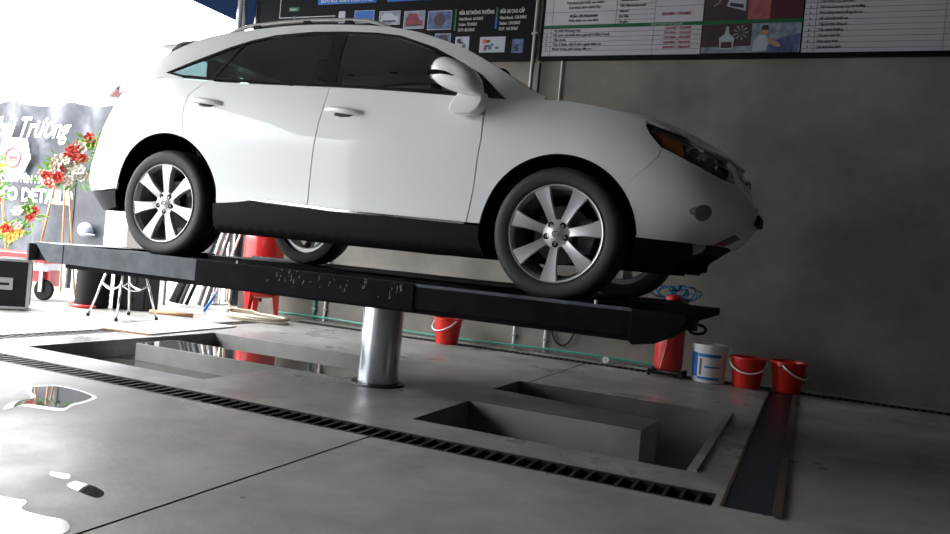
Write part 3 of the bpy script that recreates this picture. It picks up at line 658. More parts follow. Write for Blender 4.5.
# body seams: boot line and fuel flap not in view; bumper seam is the real gap between panels
# ------------------------------------------------------------ the lift
LO = (-2.70, 4.86, 0)
lift = thing('car_wash_lift', 'black single post hydraulic lift holding up the white car', 'car lift', LO)
def lb(mb, name, m_, **k): return mb.build(name, K[m_], lift, LO, **k)
endR = [(-.81, .764), (-.81, .60), (-.79, .585), (-.68, .605), (-.565, .685), (-.54, .73), (-.54, .764)]
endL = [(-4.79, .764), (-4.79, .63), (-4.95, .635), (-5.07, .755), (-5.07, .764)]
for nm, y0, y1, near in (('runway', 3.925, 4.52, 1), ('runway', 5.34, 5.94, 0)):
    rw = lb(MB().box(-4.79, -.81, y0, y1, .625, .75), 'runway', 'lift', bevel=.004)
    MB().box(-4.79, -.81, y0 + .02, y1 - .02, .60, .626).build('bottom_flange', K['lift'], rw, LO)
    lip0 = y0 if near else y1 - .012
    MB().box(-4.79, -.81, lip0, lip0 + .012, .75, .767).build('edge_lip', K['lift_grey'], rw, LO)
    if near:
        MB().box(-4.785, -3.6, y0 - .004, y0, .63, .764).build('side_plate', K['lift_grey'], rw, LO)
        sp_ = MB().box(-3.6, -2.03, y0 - .008, y0, .612, .766).build('side_plate', K['lift'], rw, LO, bevel=.002)
        sc = MB(); random.seed(9)
        for k in range(46):
            x = random.uniform(-3.05, -2.06); z = random.uniform(.66, .76) ; l = random.uniform(.004, .03) * (1.4 if random.random() < .15 else 1); a = random.gauss(1.4, .5); wd = random.uniform(.0012, .003)
            dx, dz = l * math.cos(a), l * math.sin(a)
            sc.prism([(x, z), (x + wd, z), (x + dx + wd, min(.764, z + dz)), (x + dx, min(.764, z + dz))], y0 - .0088, y0 - .0078)
        sc.build('paint_scratches', K['scratch'], sp_, LO)['kind'] = 'stuff'
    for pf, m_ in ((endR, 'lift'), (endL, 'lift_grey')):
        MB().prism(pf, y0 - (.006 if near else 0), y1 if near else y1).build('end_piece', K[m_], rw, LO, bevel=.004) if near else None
lb(MB().box(-.80, -.54, 4.52, 5.45, .715, .764), 'cross_plate', 'lift', bevel=.004)
lb(MB().box(-5.07, -4.80, 4.52, 5.45, .715, .764), 'cross_plate', 'lift', bevel=.004)
lb(MB().box(-3.25, -2.15, 4.50, 5.36, .60, .73), 'crosshead', 'lift', bevel=.01)
lb(MB().lathe([(.001, .62), (.142, .62), (.142, .02), (.142, -.2)], 56, c=(-2.72, 4.83, 0)), 'hydraulic_piston', 'steel')
lb(MB().tube([(-.53 + .042 * math.cos(t), 4.30 + .035 * math.sin(t), .675 + .022 * math.sin(t)) for t in np.linspace(0, 2 * math.pi, 17)[:-1]], .008, 8, closed=True), 'safety_hook', 'black')
lb(MB().box(-.60, -.53, 4.22, 4.30, .67, .72), 'hook_bracket', 'black')
for x in (-1.0, -3.3): lb(MB().lathe([(.001, .787), (.012, .785), (.012, .745)], 12, c=(x, 3.96, 0)), 'chock_pin', 'galv')
lb(MB().prism([(-5.06, .76), (-5.22, .74), (-5.235, .63), (-5.02, .64)], 4.06, 4.10), 'ramp_gusset', 'black')
lb(MB().box(-5.255, -5.235, 4.0, 4.30, .62, .745), 'ramp_stop', 'lift_grey')
# sleeve ring in the floor round the piston
sl = MB().lathe([(.147, -.05), (.147, .012), (.185, .012), (.19, .0), (.19, -.05)], 48, c=(-2.72, 4.83, 0)).build('sleeve_ring', K['iron'], None, (-2.72, 4.83, 0))
tag(sl, 'iron ring in the floor around the foot of the steel piston', 'floor ring')

# ------------------------------------------------------------ buckets
def make_bucket(label, loc, rz, hang):
    t = thing('bucket', label, 'bucket', loc, rz, 'red plastic buckets')
    b = MB().lathe([(.001, .004), (.108, .004), (.112, 0), (.116, .01), (.146, .24), (.150, .255), (.158, .258), (.158, .275), (.153, .278), (.146, .272), (.142, .25), (.112, .014), (.001, .014)], 44)
    b.build('bucket_body', K['red'], t)
    MB().box(-.165, -.150, -.02, .02, .235, .27).box(.150, .165, -.02, .02, .235, .27).build('handle_lug', K['red'], t, bevel=.003)
    P = [(.162 * math.cos(a), -(.03 + .135 * math.sin(a)) , .25 - .11 * math.sin(a) * hang) for a in np.linspace(0, math.pi, 19)]
    MB().tube(P, .0075, 8).build('handle', K['white'], t)
    return t
b1 = make_bucket('red bucket with a white handle, behind the lift left of its steel piston\'s right side', (-3.50, 7.62, .003), R(-25), 1)
b1['label'] = 'red bucket standing alone at the wall between the piston and the front wheel'
def dupb(label, loc, rz, s=1):
    c = copy_tree(b1); c['label'] = label; c.location = loc; c.rotation_euler = (0, 0, rz); return c
dupb('red bucket with white handle between the paint pail and the last bucket', (-.46, 7.56, .003), R(5))
c3 = dupb('red bucket at the far right end of the row by the wall', (-.12, 7.62, .003), R(62))
pail = thing('paint_pail', 'white paint pail with blue label beside the red tank', 'pail', (-.80, 7.58, .003), R(-15))
MB().lathe([(.001, 0), (.142, 0), (.146, .004), (.156, .30), (.163, .302), (.163, .322), (.160, .325), (.160, .345), (.153, .348), (.150, .335), (.001, .335)], 48).build('pail_body', K['white'], pail)
def band(r0, z0, r1, z1, a0, a1, m_, nm, par, n=14):
    V = [((r0 if z == z0 else r1) * math.cos(R(a0 + (a1 - a0) * k / n)), (r0 if z == z0 else r1) * math.sin(R(a0 + (a1 - a0) * k / n)), z) for z in (z0, z1) for k in range(n + 1)]
    V2 = [(x * .995, y * .995, z) for x, y, z in V]
    N = n + 1; return MB().add(V + V2, [(k, k + 1, N + k + 1, N + k) for k in range(n)] + [(2 * N + k + 1, 2 * N + k, 3 * N + k, 3 * N + k + 1) for k in range(n)], True).build(nm, K[m_], par)
lbz = lambda z: .1465 + (.156 - .146) * z / .30 + .0008
lab = band(lbz(.05), .05, lbz(.27), .27, 200, 250, 'blue', 'label', pail)
band(lbz(.03), .03, lbz(.055), .055, 250, 330, 'blue', 'label_stripe', lab)
band(lbz(.235), .235, lbz(.265), .265, 252, 330, 'blue', 'label_stripe', lab)
band(lbz(.14), .14, lbz(.155), .155, 275, 330, 'blue', 'label_stripe', lab)
band(lbz(.07), .07, lbz(.22), .22, 257, 266, 'board_line', 'label_print', lab)

# red foam tank with its blue hose
ft = thing('foam_tank', 'tall red foam tank on small wheels with blue hose coil on top', 'tank', (-1.17, 7.56, 0))
MB().lathe([(.001, .05), (.10, .055), (.128, .08), (.133, .11), (.133, .62), (.125, .66), (.09, .70), (.05, .715), (.001, .72)], 40).build('tank_body', K['red_paint'], ft)
MB().lathe([(.001, .775), (.06, .77), (.08, .75), (.08, .70)], 20).build('cap', K['red'], ft)
MB().box(-.14, .14, -.12, -.10, .03, .05).box(-.14, .14, .10, .12, .03, .05).box(-.14, -.12, -.12, .12, .03, .06).box(.12, .14, -.12, .12, .03, .06).build('trolley_frame', K['black'], ft)
for x, y in ((-.15, -.11), (.15, -.11), (-.15, .11), (.15, .11)): MB().lathe([(.001, -.012), (.03, -.012), (.034, 0), (.03, .012), (.001, .012)], 18, c=(x, y, .034), ax='x').build('wheel', K['black'], ft)
MB().tube([(.0, -.14, .72), (-.02, -.145, .5), (-.01, -.143, .3), (-.05, -.14, .08)], .005, 6).build('hose_line', K['white'], ft)
bh = MB(); random.seed(2)
P = []
for i in range(150):
    a = i * .30; rr_ = .15 + .03 * math.sin(i * .23); P.append((.0 + .13 * math.sin(i * .051) + (.10 + .03 * math.sin(i * .23)) * math.cos(a), .05 * math.sin(i * .9), .80 + (.055 + .02 * math.cos(i * .31)) * math.sin(a)))
bh.tube(P, .0085, 6); hs = bh.build('blue_hose', K['blue_hose'], ft)
MB().tube([(.15, .0, .80), (.0, .0, .74), (-.02, -.02, .72)], .007, 6).build('hose_tail', K['blue_hose'], ft)

# big red pressure tank, legs and hose on the floor
pt = thing('pressure_tank', 'large red upright air tank on three legs behind the rear wheel', 'tank', (-5.98, 7.62, 0), R(0))
MB().lathe([(.001, .22), (.11, .23), (.19, .26), (.225, .31), (.232, .34), (.232, .90), (.222, .96), (.18, 1.02), (.09, 1.06), (.001, 1.07)], 48).build('tank_body', K['red_paint'], pt)
for a in (265, 25, 145):
    c, s_ = math.cos(R(a)), math.sin(R(a)); q = Matrix.Rotation(R(a), 4, 'Z')
    MB().add([q @ Vector(v) for v in ((.14, -.045, .30), (.14, .045, .30), (.215, -.045, .32), (.215, .045, .32), (.19, -.022, 0), (.19, .022, 0), (.225, -.022, 0), (.225, .022, 0))],
             [(0, 1, 5, 4), (2, 6, 7, 3), (0, 4, 6, 2), (1, 3, 7, 5), (4, 5, 7, 6), (0, 2, 3, 1)]).build('leg', K['red_paint'], pt)
MB().lathe([(.001, .18), (.02, .18), (.02, .23)], 12).build('drain_plug', K['iron'], pt)
P = []
for i in range(70):
    a = i * .30 + 2; k = 1 + .06 * math.sin(i * .5); P.append((-5.70 + .40 * k * math.cos(a), 7.22 + .16 * k * math.sin(a), .014 + .024 * (i // 21)))
P += [(-6.15, 7.32, .09), (-6.24, 7.34, .2), (-6.26, 7.4, .5), (-6.24, 7.5, .68)]
tag(MB().tube(P, .014, 8).build('hose', K['beige'], None, (-5.72, 7.33, 0)), 'beige air hose coiled on the floor round the red tank\'s legs', 'hose')

# ------------------------------------------------------------ wall fittings
def wallpipe(x, z0, z1, r, m_, label, y=YW - .03, top=None, name='conduit'):
    t = thing(name, label, 'pipe', (x, y, z0)); MB().tube([(x + (z - z0) * 0, y, z) for z in np.linspace(z0, z1, 4)], r, 10).build('pipe', K[m_], t, (x, y, z0))
    b = MB()
    for z in (z0 + .12, (z0 + z1) / 2): b.box(x - r - .012, x + r + .012, y - r - .002, YW, z, z + .02)
    b.build('clip', K['galv'], t, (x, y, z0)); return t
wallpipe(-2.935, 2.55, 4.18, .022, 'galv', 'grey galvanised pipe on the wall between the two price boards', y=YW - .095)
wallpipe(-2.87, 1.6, 3.08, .012, 'black', 'thin black cable pipe beside the grey pipe between the boards', y=YW - .03)
wallpipe(-2.63, 1.9, 3.10, .010, 'white', 'thin white cable tube dropping from the white board', y=YW - .02)
wallpipe(-2.88, .02, .9, .014, 'white', 'white vertical pipe low on the wall nearest the lone red bucket', y=YW - .025)
wallpipe(-2.53, .02, .9, .014, 'white', 'white vertical pipe low on the wall right beside the black cable loop', y=YW - .025)
wallpipe(-5.45, .02, 1.2, .016, 'teal', 'green vertical pipe on the wall right of the large red tank', y=YW - .025)
wallpipe(-5.30, .02, 1.2, .016, 'white', 'pale vertical pipe beside the green pipe near the red tank', y=YW - .025)
tag(MB().tube([(x, YW - .05 + .012 * math.sin(x * 3), .045 + .012 * math.sin(x * 2.1)) for x in np.linspace(-6.0, -1.35, 40)], .012, 8).build('hose', K['teal'], None, (-3.7, YW - .05, .04)), 'thin green hose lying along the foot of the cement wall', 'hose')
tag(MB().tube([(-2.34 + .145 * math.cos(a), YW - .03, .42 + .31 * math.sin(a)) for a in np.linspace(R(170), R(370), 20)], .010, 8).build('cable_loop', K['black'], None, (-2.385, YW, .4)), 'black cable hanging in a loop on the wall under the lift', 'cable')
tag(MB().lathe([(.010, -.02), (.010, 0), (.030, 0), (.032, -.02), (.010, -.02)], 24, c=(-1.83, 7.86, .04), ax='y').build('pipe_collar', K['white'], None, (-1.83, 7.86, 0)), 'small white ring collar at the foot of the wall', 'pipe fitting')

# price boards
def panel(mb, x0, x1, z0, z1, y, d=.004): return mb.box(x0, x1, y, y + d, z0, z1)
YB = 7.93
bl = thing('price_board', 'black price board with photos high on the wall behind the car', 'sign', (-4.77, YB, 3.10)); BO = bl.location.copy()
MB().box(-6.61, -2.97, YB, YB + .06, 3.10, 4.18).build('board_panel', K['dark_board'], bl, BO, bevel=.004)
def bp(m_, x0, x1, z0, z1, nm='photo_print', par=bl, o=BO, y=YB - .004, frame=None):
    r_ = panel(MB(), x0, x1, z0, z1, y).build(nm, K[m_], par, o)
    return r_
for (x0, x1, z0, z1, kind) in ((-5.45, -5.36, 3.57, 3.71, 'w'), (-5.23, -4.96, 3.56, 3.71, 'b'), (-4.89, -4.61, 3.53, 3.69, 'c'), (-4.56, -4.29, 3.475, 3.68, 'c'), (-4.25, -3.95, 3.455, 3.67, 'wh'), (-4.14, -3.94, 3.25, 3.41, 'wh')):
    fr = bp('pr_white', x0, x1, z0, z1, 'photo_print'); w_, h_ = x1 - x0, z1 - z0
    if kind == 'w': continue
    bp({'b': 'board_blue', 'c': 'pr_grey', 'wh': 'pr_blue'}[kind], x0 + .008, x1 - .008, z0 + .008, z1 - .008, 'picture', fr, (0, 0, 0), YB - .006).location = [-v for v in BO]
    cx_, cz_ = (x0 + x1) / 2, (z0 + z1) / 2
    if kind == 'c':
        o = MB().prism([(x0 + .03, z0 + .03), (x1 - .03, z0 + .03), (x1 - .02, z0 + .09), (cx_ + .07, z0 + .10), (cx_ + .03, z1 - .03), (cx_ - .07, z1 - .03), (x0 + .03, z0 + .10)], YB - .008, YB - .005).build('picture_car', K['pr_red' if x0 > -4.7 else 'pr_white'], fr); o.location = [-v for v in BO]
        o = MB().box(x0 + .05, x1 - .05, YB - .0092, YB - .006, z0 + .03, z0 + .05).build('picture_shadow', K['pr_dark'], fr); o.location = [-v for v in BO]
    if kind == 'wh':
        o = MB().lathe([(.03, -.002), (.07, -.002), (.07, .002), (.03, .002)], 24, c=(cx_, YB - .007, cz_), ax='y').lathe([(.001, -.002), (.015, -.002), (.015, .002)], 12, c=(cx_, YB - .007, cz_), ax='y')
        for k in range(6): a = k * math.pi / 3; o.prism([(cx_ + .012 * math.cos(a + .3), cz_ + .012 * math.sin(a + .3)), (cx_ + .035 * math.cos(a + .15), cz_ + .035 * math.sin(a + .15)), (cx_ + .035 * math.cos(a - .15), cz_ + .035 * math.sin(a - .15)), (cx_ + .012 * math.cos(a - .3), cz_ + .012 * math.sin(a - .3))], YB - .009, YB - .006)
        o = o.build('picture_wheel', K['pr_dark'], fr); o.location = [-v for v in BO]
bp('board_blue', -5.76, -4.95, 3.80, 3.93, 'blue_band')
bp('board_blue', -4.80, -4.22, 3.80, 3.93, 'blue_band'); bp('board_blue', -4.15, -3.78, 3.80, 3.93, 'blue_band')
text('BẢNG GIÁ RỬA XE', .085, (-5.72, YB - .005, 3.82), K['ink_white'], bl, org=BO)
bp('ink_white', -6.31, -5.50, 3.655, 3.662, 'white_rule'); bp('ink_white', -6.317, -6.31, 3.655, 3.9, 'white_rule')
bp('board_green', -6.18, -6.03, 3.735, 3.785, 'green_tag'); text('Khách', .04, (-6.16, YB - .006, 3.745), K['ink_white'], bl, org=BO)
MB().lathe([(.001, -.003), (.018, -.003), (.018, .003)], 12, c=(-6.09, YB - .003, 3.658), ax='y').build('marker_dot', K['pr_grey'], bl, BO)
bp('board_green', -3.915, -3.895, 3.44, 3.68, 'green_bar'); bp('board_green', -3.42, -3.40, 3.57, 3.68, 'green_bar'); bp('board_blue', -3.42, -3.40, 3.45, 3.57, 'blue_bar')
for x, t1, t2 in ((-3.86, 'RỬA XE THÔNG THƯỜNG', 'Hatchback: 60.000đ\nSedan: 70.000đ\nSUV: 80.000đ'), (-3.37, 'RỬA XE CAO CẤP', 'Hatchback: 120.000đ\nSedan: 130.000đ\nSUV: 160.000đ')):
    text(t1, .056, (x, YB - .005, 3.615), K['ink_white'], bl, org=BO, xs=.62, bold=.001); text(t2, .050, (x, YB - .005, 3.55), K['ink_white'], bl, org=BO, xs=.72, line=1.22)
for x0, x1, z0, z1, m_ in ((-3.88, -3.71, 3.19, 3.37, 'pr_white'), (-3.58, -3.28, 3.19, 3.36, 'pr_white'), (-3.20, -3.07, 3.18, 3.33, 'pr_blue')): 
    fr = bp(m_, x0, x1, z0, z1, 'product_print'); random.seed(int(x0 * -100))
    for k, cm in enumerate(('board_green', 'pr_red', 'ink', 'ink', 'pr_blue', 'amber', 'ink')):
        if m_ == 'pr_blue' and cm in ('board_green', 'pr_red', 'amber'): continue
        xx = random.uniform(x0 + .01, x1 - .06); zz = random.uniform(z0 + .01, z1 - .05); o = panel(MB(), xx, xx + random.uniform(.03, .06), zz, zz + random.uniform(.015, .045), YB - .006 - .0004 * k).build('product_picture', K[cm], fr); o.location = [-v for v in BO]
br_ = thing('price_board', 'white price list board with green band, high on the right of the wall', 'sign', (-.8, YB, 3.10)); BO2 = br_.location.copy()
MB().box(-2.885, 3.2, YB, YB + .06, 3.10, 4.18).build('board_panel', K['dark_board'], br_, BO2, bevel=.004)
q2 = lambda m_, x0, x1, z0, z1, nm, y=YB - .004: bp(m_, x0, x1, z0, z1, nm, br_, BO2, y)
q2('white_board', -2.85, -1.215, 3.14, 4.15, 'price_sheet'); q2('white_board', -.29, 1.9, 3.14, 4.15, 'price_sheet')
q2('board_green', -2.85, -.30, 3.425, 3.462, 'green_band', YB - .007)
rules = MB()
for z in (3.19, 3.238, 3.285, 3.33, 3.38): panel(rules, -2.85, -1.22, z, z + .004, YB - .0055)
for z in (3.595, 3.85): panel(rules, -2.85, -2.08, z, z + .004, YB - .0055)
for z in (3.50, 3.55, 3.60, 3.66, 3.72, 3.78, 3.84, 3.90): panel(rules, -2.08, -1.69, z, z + .004, YB - .0055)
for z in (3.62, 3.80, 4.0): panel(rules, -1.69, -1.22, z, z + .004, YB - .0055)
for x, a, b_ in ((-2.765, 3.462, 4.15), (-2.085, 3.462, 4.15), (-1.69, 3.462, 4.15), (-1.69, 3.14, 3.425), (-2.765, 3.14, 3.425)): panel(rules, x, x + .004, a, b_, YB - .0055)
rules.build('table_rules', K['board_line'], br_, BO2)
rules = MB()
for k in range(18): panel(rules, -.29, 1.9, 3.175 + k * .053, 3.179 + k * .053, YB - .0055)
for x in (-.19, .86, 1.3): panel(rules, x, x + .004, 3.14, 4.15, YB - .0055)
rules.build('table_rules', K['board_line'], br_, BO2)
tx = lambda s_, sz, x, z, m_='ink', **k: text(s_, sz, (x, YB - .006, z), K[m_], br_, org=BO2, **k)
tx('CÁC DỊCH VỤ KHÁC', .034, -1.72, 3.432, 'ink_white')
tx('Vệ sinh khoang máy\nVệ sinh nội thất theo gói từ 4 đến 7 chỗ\nTẩy nhựa\nTẩy ố kính, tẩy ố sơn ngoài thân xe\nĐánh bóng, phủ bóng sơn xe', .038, -2.74, 3.392, line=1.27, xs=.95)
tx('1\n2\n3\n4\n5', .036, -2.82, 3.392, line=1.33)
tx('150.000 - 250.000\n250.000 - 350.000\n500.000 - 700.000\n600.000 - 900.000\n800.000 - 950.000', .036, -1.58, 3.392, 'ink_red', line=1.33)
tx('RỬA XE NHANH', .04, -2.425, 3.54, align='CENTER', bold=.001); tx('Rửa thân xe, lau khô', .038, -2.425, 3.495, align='CENTER')
tx('Rửa thân xe bọt tuyết\nHút bụi nội thất, lau kính\nLau khô, làm sạch lốp', .038, -2.425, 3.73, align='CENTER', line=1.3)
tx('Xịt gầm, xịt hốc bánh\nLau bảng táp lô\nLau khô thân xe\nRửa thân xe bọt tuyết\nHút bụi\nLau kính\nXịt gầm', .034, -2.05, 3.80, line=1.62, xs=.85)
tx('50.000 - 70.000', .045, -1.62, 3.53, 'ink_red')
tx('Tẩy nhựa cây bám sơn\nVệ sinh khoang máy và dưỡng\nPhủ bóng nhanh bằng sáp xe\nVệ sinh nội thất xe\nTẩy ố kính, lăng xê\nTẩy nhựa đường\nVệ sinh kính lái\nPhủ nano kính\nVệ sinh dàn lạnh'[::1], .036, -.16, 3.60, line=1.47, xs=.85)
tx('1\n2\n3\n4\n5\n6\n7\n8\n9', .036, -.25, 3.60, line=1.47)
# photo strip on the white board
def pp(m_, x0, x1, z0, z1): return q2(m_, x0, x1, z0, z1, 'photo_print', YB - .005)
a = pp('pr_dark', -1.205, -.795, 3.465, 3.85); b = pp('pr_pink', -.795, -.595, 3.465, 3.85); c = pp('pr_wine', -.595, -.305, 3.465, 3.85)
d = pp('pr_dark', -1.205, -.745, 3.145, 3.425); e = pp('pr_grey', -.745, -.305, 3.145, 3.425)
def deco(par, mb, m_, nm='picture'): o = mb.build(nm, K[m_], par); o.location = [-v for v in BO2]; return o
yy = YB - .0068
deco(a, MB().prism([(-1.0, 3.60), (-.82, 3.55), (-.82, 3.66), (-.86, 3.72), (-.96, 3.72)], yy, yy + .003), 'pr_white', 'picture_car')
deco(a, MB().prism([(-.97, 3.60), (-.84, 3.575), (-.84, 3.61), (-.97, 3.635)], yy - .001, yy + .002), 'ink')
deco(a, MB().tube([(-1.12, yy, 3.60), (-1.07, yy, 3.63), (-1.05, yy, 3.72)], .004, 6), 'pr_white')
deco(b, MB().prism([(-.76, 3.62), (-.70, 3.68), (-.64, 3.62), (-.66, 3.50), (-.74, 3.50)], yy, yy + .003), 'pr_pink')
deco(d, MB().prism([(-1.205, 3.145), (-.745, 3.145), (-.745, 3.21), (-1.205, 3.20)], yy, yy + .002), 'pr_grey')
deco(d, MB().prism([(-1.03, 3.18), (-.91, 3.18), (-.90, 3.29), (-.95, 3.33), (-.96, 3.40), (-.98, 3.40), (-.99, 3.33), (-1.04, 3.29)], yy - .002, yy + .001), 'pr_white', 'picture_bottle')
deco(d, MB().box(-1.02, -.92, yy - .003, yy, 3.19, 3.25), 'pr_dark')
o = MB()
for k in range(9): q = k * 2 * math.pi / 9; o.prism([(-.845 + .01 * math.cos(q), 3.34 + .01 * math.sin(q)), (-.845 + .07 * math.cos(q + .12), 3.34 + .07 * math.sin(q + .12)), (-.845 + .07 * math.cos(q - .12), 3.34 + .07 * math.sin(q - .12))], yy - .001, yy + .002)
deco(d, o, 'pr_grey', 'picture_wheel')
deco(e, MB().prism([(-.62, 3.145), (-.32, 3.145), (-.305, 3.32), (-.40, 3.31), (-.50, 3.27), (-.58, 3.22)], yy, yy + .003), 'pr_blue', 'picture_car')
deco(e, MB().prism([(-.73, 3.16), (-.60, 3.16), (-.585, 3.26), (-.62, 3.31), (-.68, 3.31), (-.72, 3.24)], yy - .001, yy + .002), 'pr_white', 'picture_shirt')
deco(e, MB().lathe([(.001, -.002), (.032, -.002), (.032, .002)], 16, c=(-.625, yy, 3.345), ax='y'), 'pr_skin', 'picture_face')
deco(e, MB().prism([(-.66, 3.36), (-.59, 3.36), (-.60, 3.405), (-.65, 3.405)], yy - .003, yy), 'ink', 'picture_hair')
deco(e, MB().prism([(-.60, 3.24), (-.50, 3.19), (-.47, 3.21), (-.50, 3.24), (-.59, 3.28)], yy - .003, yy), 'pr_skin', 'picture_arm')

# posts at the end of the wall
po = thing('steel_post', 'shiny steel post at the left end of the wall above the car', 'post', (-7.19, 8.25, 0))
MB().lathe([(.06, 0), (.06, 4.18)], 24).build('post_tube', K['steel'], po); MB().box(-.09, .09, -.09, .09, 0, .012).build('base_plate', K['iron'], po)
po = thing('column', 'dark round column beside the shiny post above the car roof', 'post', (-7.06, 8.50, 0))
MB().lathe([(.095, 0), (.095, 4.18)], 24).build('column_tube', K['gloss_black'], po); MB().box(-.1, .1, -.1, .1, 0, .012).build('base_plate', K['iron'], po)

# leaning bars beside the wall end
random.seed(6)
bars = [(-7.10, .030, 'alu', 'broad grey bar leaning at the left of the bundle'), (-7.02, .022, 'black', 'thin black bar in the leaning bundle'), (-6.95, .022, 'galv', 'grey steel bar in the middle of the leaning bundle'),
        (-6.86, .02, 'black', 'short black bar in the leaning bundle'), (-6.79, .030, 'white', 'thick pale pipe leaning in the bundle beside the red tank'), (-6.68, .022, 'galv', 'grey tube leaning nearest the red tank')]
for k, (x, r_, m_, l_) in enumerate(bars):
    r_ *= 1.15
    lean = .30 - .03 * k; H = 1.25 + .07 * (k % 3)
    tag(MB().tube([(x - .10 - .12 * (k < 4), 7.60, r_), (x + lean * .35, 7.97 if x > -6.6 else 7.9, H)], r_, 4 if m_ != 'white' else 12).build('metal_bar', K[{'alu': 'bar_grey', 'galv': 'bar_grey', 'white': 'galv'}.get(m_, m_)], None, (x, 7.6, 0)), l_, 'bar', 'bars leaning at the end of the wall')
bm_ = thing('broom', 'white broom handle with a blue tip leaning beside the bars', 'broom', (-6.42, 7.22, 0))
MB().tube([(-.03, 0, .02), (.02, .1, .22)], .018, 10).build('blue_tip', K['blue'], bm_); MB().tube([(.02, .1, .22), (.10, .55, 1.35)], .012, 10).build('handle', K['white'], bm_)
tag(MB().prism([(-.19, 0), (.19, 0), (.17, .34)], -.01, .01).build('blue_sign', K['blue'], None), 'small blue triangular sheet behind the rear wheel', 'sheet')
bpy.data.objects['blue_sign'].location = (-7.36, 7.44, .68)
tag(MB().box(-7.50, -7.28, 7.42, 7.46, 0, .68).build('sheet_stand', K['galv'], None, (-7.39, 7.44, 0)), 'grey sheet board standing under the blue triangle', 'board')

# ------------------------------------------------------------ outside on the left
YN = 8.6
bn = thing('banner', 'dark plastic opening banner with white script hung on the left', 'banner', (-10.6, YN, 0)); NO = bn.location.copy()
def bfn(u, v):
    s_ = .05 * math.sin(u * 3.1 + v * 1.3) + .035 * math.sin(u * 7.3 - v * 4.1) + .02 * math.sin(u * 13 + v * 9)
    sag = .09 * abs(math.sin((u + 12) * 2.35)) * max(0, (v - 1.6) / 1.1)
    return np.array([u, YN + .04 + s_ * .8, v - sag * .8])
sheet('banner_sheet', K['vinyl'], [(-13.4, .25), (-7.4, .25), (-7.4, 2.74), (-13.4, 2.74)], bfn, th=.004, step=.13, parent=bn, org=NO, outdir=(0, -1, 0))
tx = lambda s_, sz, x, z, **k: text(s_, sz, (x, YN - .10, z), K['bwhite'], bn, org=NO, **k)
tx('Khai Trương', .44, -12.36, 2.16, shear=.45, bold=.006, xs=.8)
tx('CHĂM SÓC CHUYÊN NGHIỆP', .16, -12.7, 1.45, bold=.003); tx('AUTO DETAILING', .29, -12.30, 1.16, bold=.008)
hx_ = [(-11.84, 1.52), (-11.64, 1.44), (-11.44, 1.52), (-11.26, 1.82), (-11.38, 2.13), (-11.90, 2.13), (-12.02, 1.82)]
MB().prism(hx_, YN - .115, YN - .10).build('logo_hexagon', K['bwhite'], bn, NO)
MB().tube([(-11.64 + .17 * math.cos(t), YN - .12, 1.82 + .15 * math.sin(t)) for t in np.linspace(0, 2 * math.pi, 25)[:-1]], .02, 6, closed=True).box(-11.74, -11.54, YN - .125, YN - .115, 1.79, 1.85).build('logo_mark', K['ink_red'], bn, NO)
bp_ = MB()
for x in (-13.3, -11.4, -9.4, -7.45): bp_.tube([(x, YN + .16, 0), (x, YN + .16, 2.85)], .03, 10)
bp_.tube([(-13.4, YN + .16, 2.76), (-7.4, YN + .16, 2.76)], .012, 8); bp_.build('banner_frame', K['galv'], bn, NO)

random.seed(11)
fm = MB()
for k in range(6):
    a = k * math.pi / 3; Mx = Matrix.Rotation(a, 4, 'Z') @ Matrix.Rotation(R(-35), 4, 'Y'); fm.ball((.022 * math.cos(a), .022 * math.sin(a), .006), (.026, .016, .006), 8, 5, M=Mx)
fm.ball((0, 0, .008), .012, 8, 6)
def stand(label, x, y, rows, H, lean=0):
    t = thing('flower_stand', label, 'flower stand', (x, y, 0), R(35))
    for dx, dy in ((-.26, 0), (.26, 0), (0, .34)): MB().tube([(dx, dy, .0), (dx * .12, dy * .2 + .02, H)], .014, 8).build('easel_leg', K['wood'], t)
    MB().tube([(-.2, .0, .45), (.2, .0, .45)], .012, 8).build('easel_bar', K['wood'], t)
    lf = MB()
    for (cx_, cz_, rad, n, cols) in rows:
        for k in range(n * 3):
            a = random.uniform(0, 2 * math.pi); r_ = rad * math.sqrt(random.random()) * 1.15; px_, pz_ = cx_ + r_ * math.cos(a), cz_ + r_ * math.sin(a) * .9; py_ = -.06 - random.random() * .08
            d = Vector((math.cos(a), -.5, math.sin(a))).normalized(); s_ = Vector((-d.z, 0, d.x)) * .018; l = random.uniform(.08, .2)
            p = Vector((px_, py_, pz_)); lf.add([p, p + d * l * .5 + s_, p + d * l, p + d * l * .5 - s_, p + d * l * .5 + Vector((0, -.006, 0))], [(0, 1, 4), (1, 2, 4), (2, 3, 4), (3, 0, 4), (0, 3, 2, 1)])
    lf.build('foliage', K['leaf'], t)
    for (cx_, cz_, rad, n, cols) in rows:
        for k in range(n):
            a = random.uniform(0, 2 * math.pi); r_ = rad * math.sqrt(random.random())
            if not stand.me:
                o = fm.build('flower', K['fl_red'], t); stand.me['fl_red'] = o.data
            else:
                c_ = random.choice(cols)
                if c_ not in stand.me: m2 = stand.me['fl_red'].copy(); m2.materials[0] = K[c_]; stand.me[c_] = m2
                o = bpy.data.objects.new('flower', stand.me[c_]); COL.objects.link(o); o.parent = t
            o.location = (cx_ + r_ * math.cos(a), -.15 - random.random() * .06, cz_ + r_ * math.sin(a) * .9); o.rotation_euler = (R(90) + random.uniform(-.5, .5), random.uniform(-.5, .5), 0); s_ = random.uniform(1.2, 2.0); o.scale = (s_,) * 3
    return t
stand.me = {}
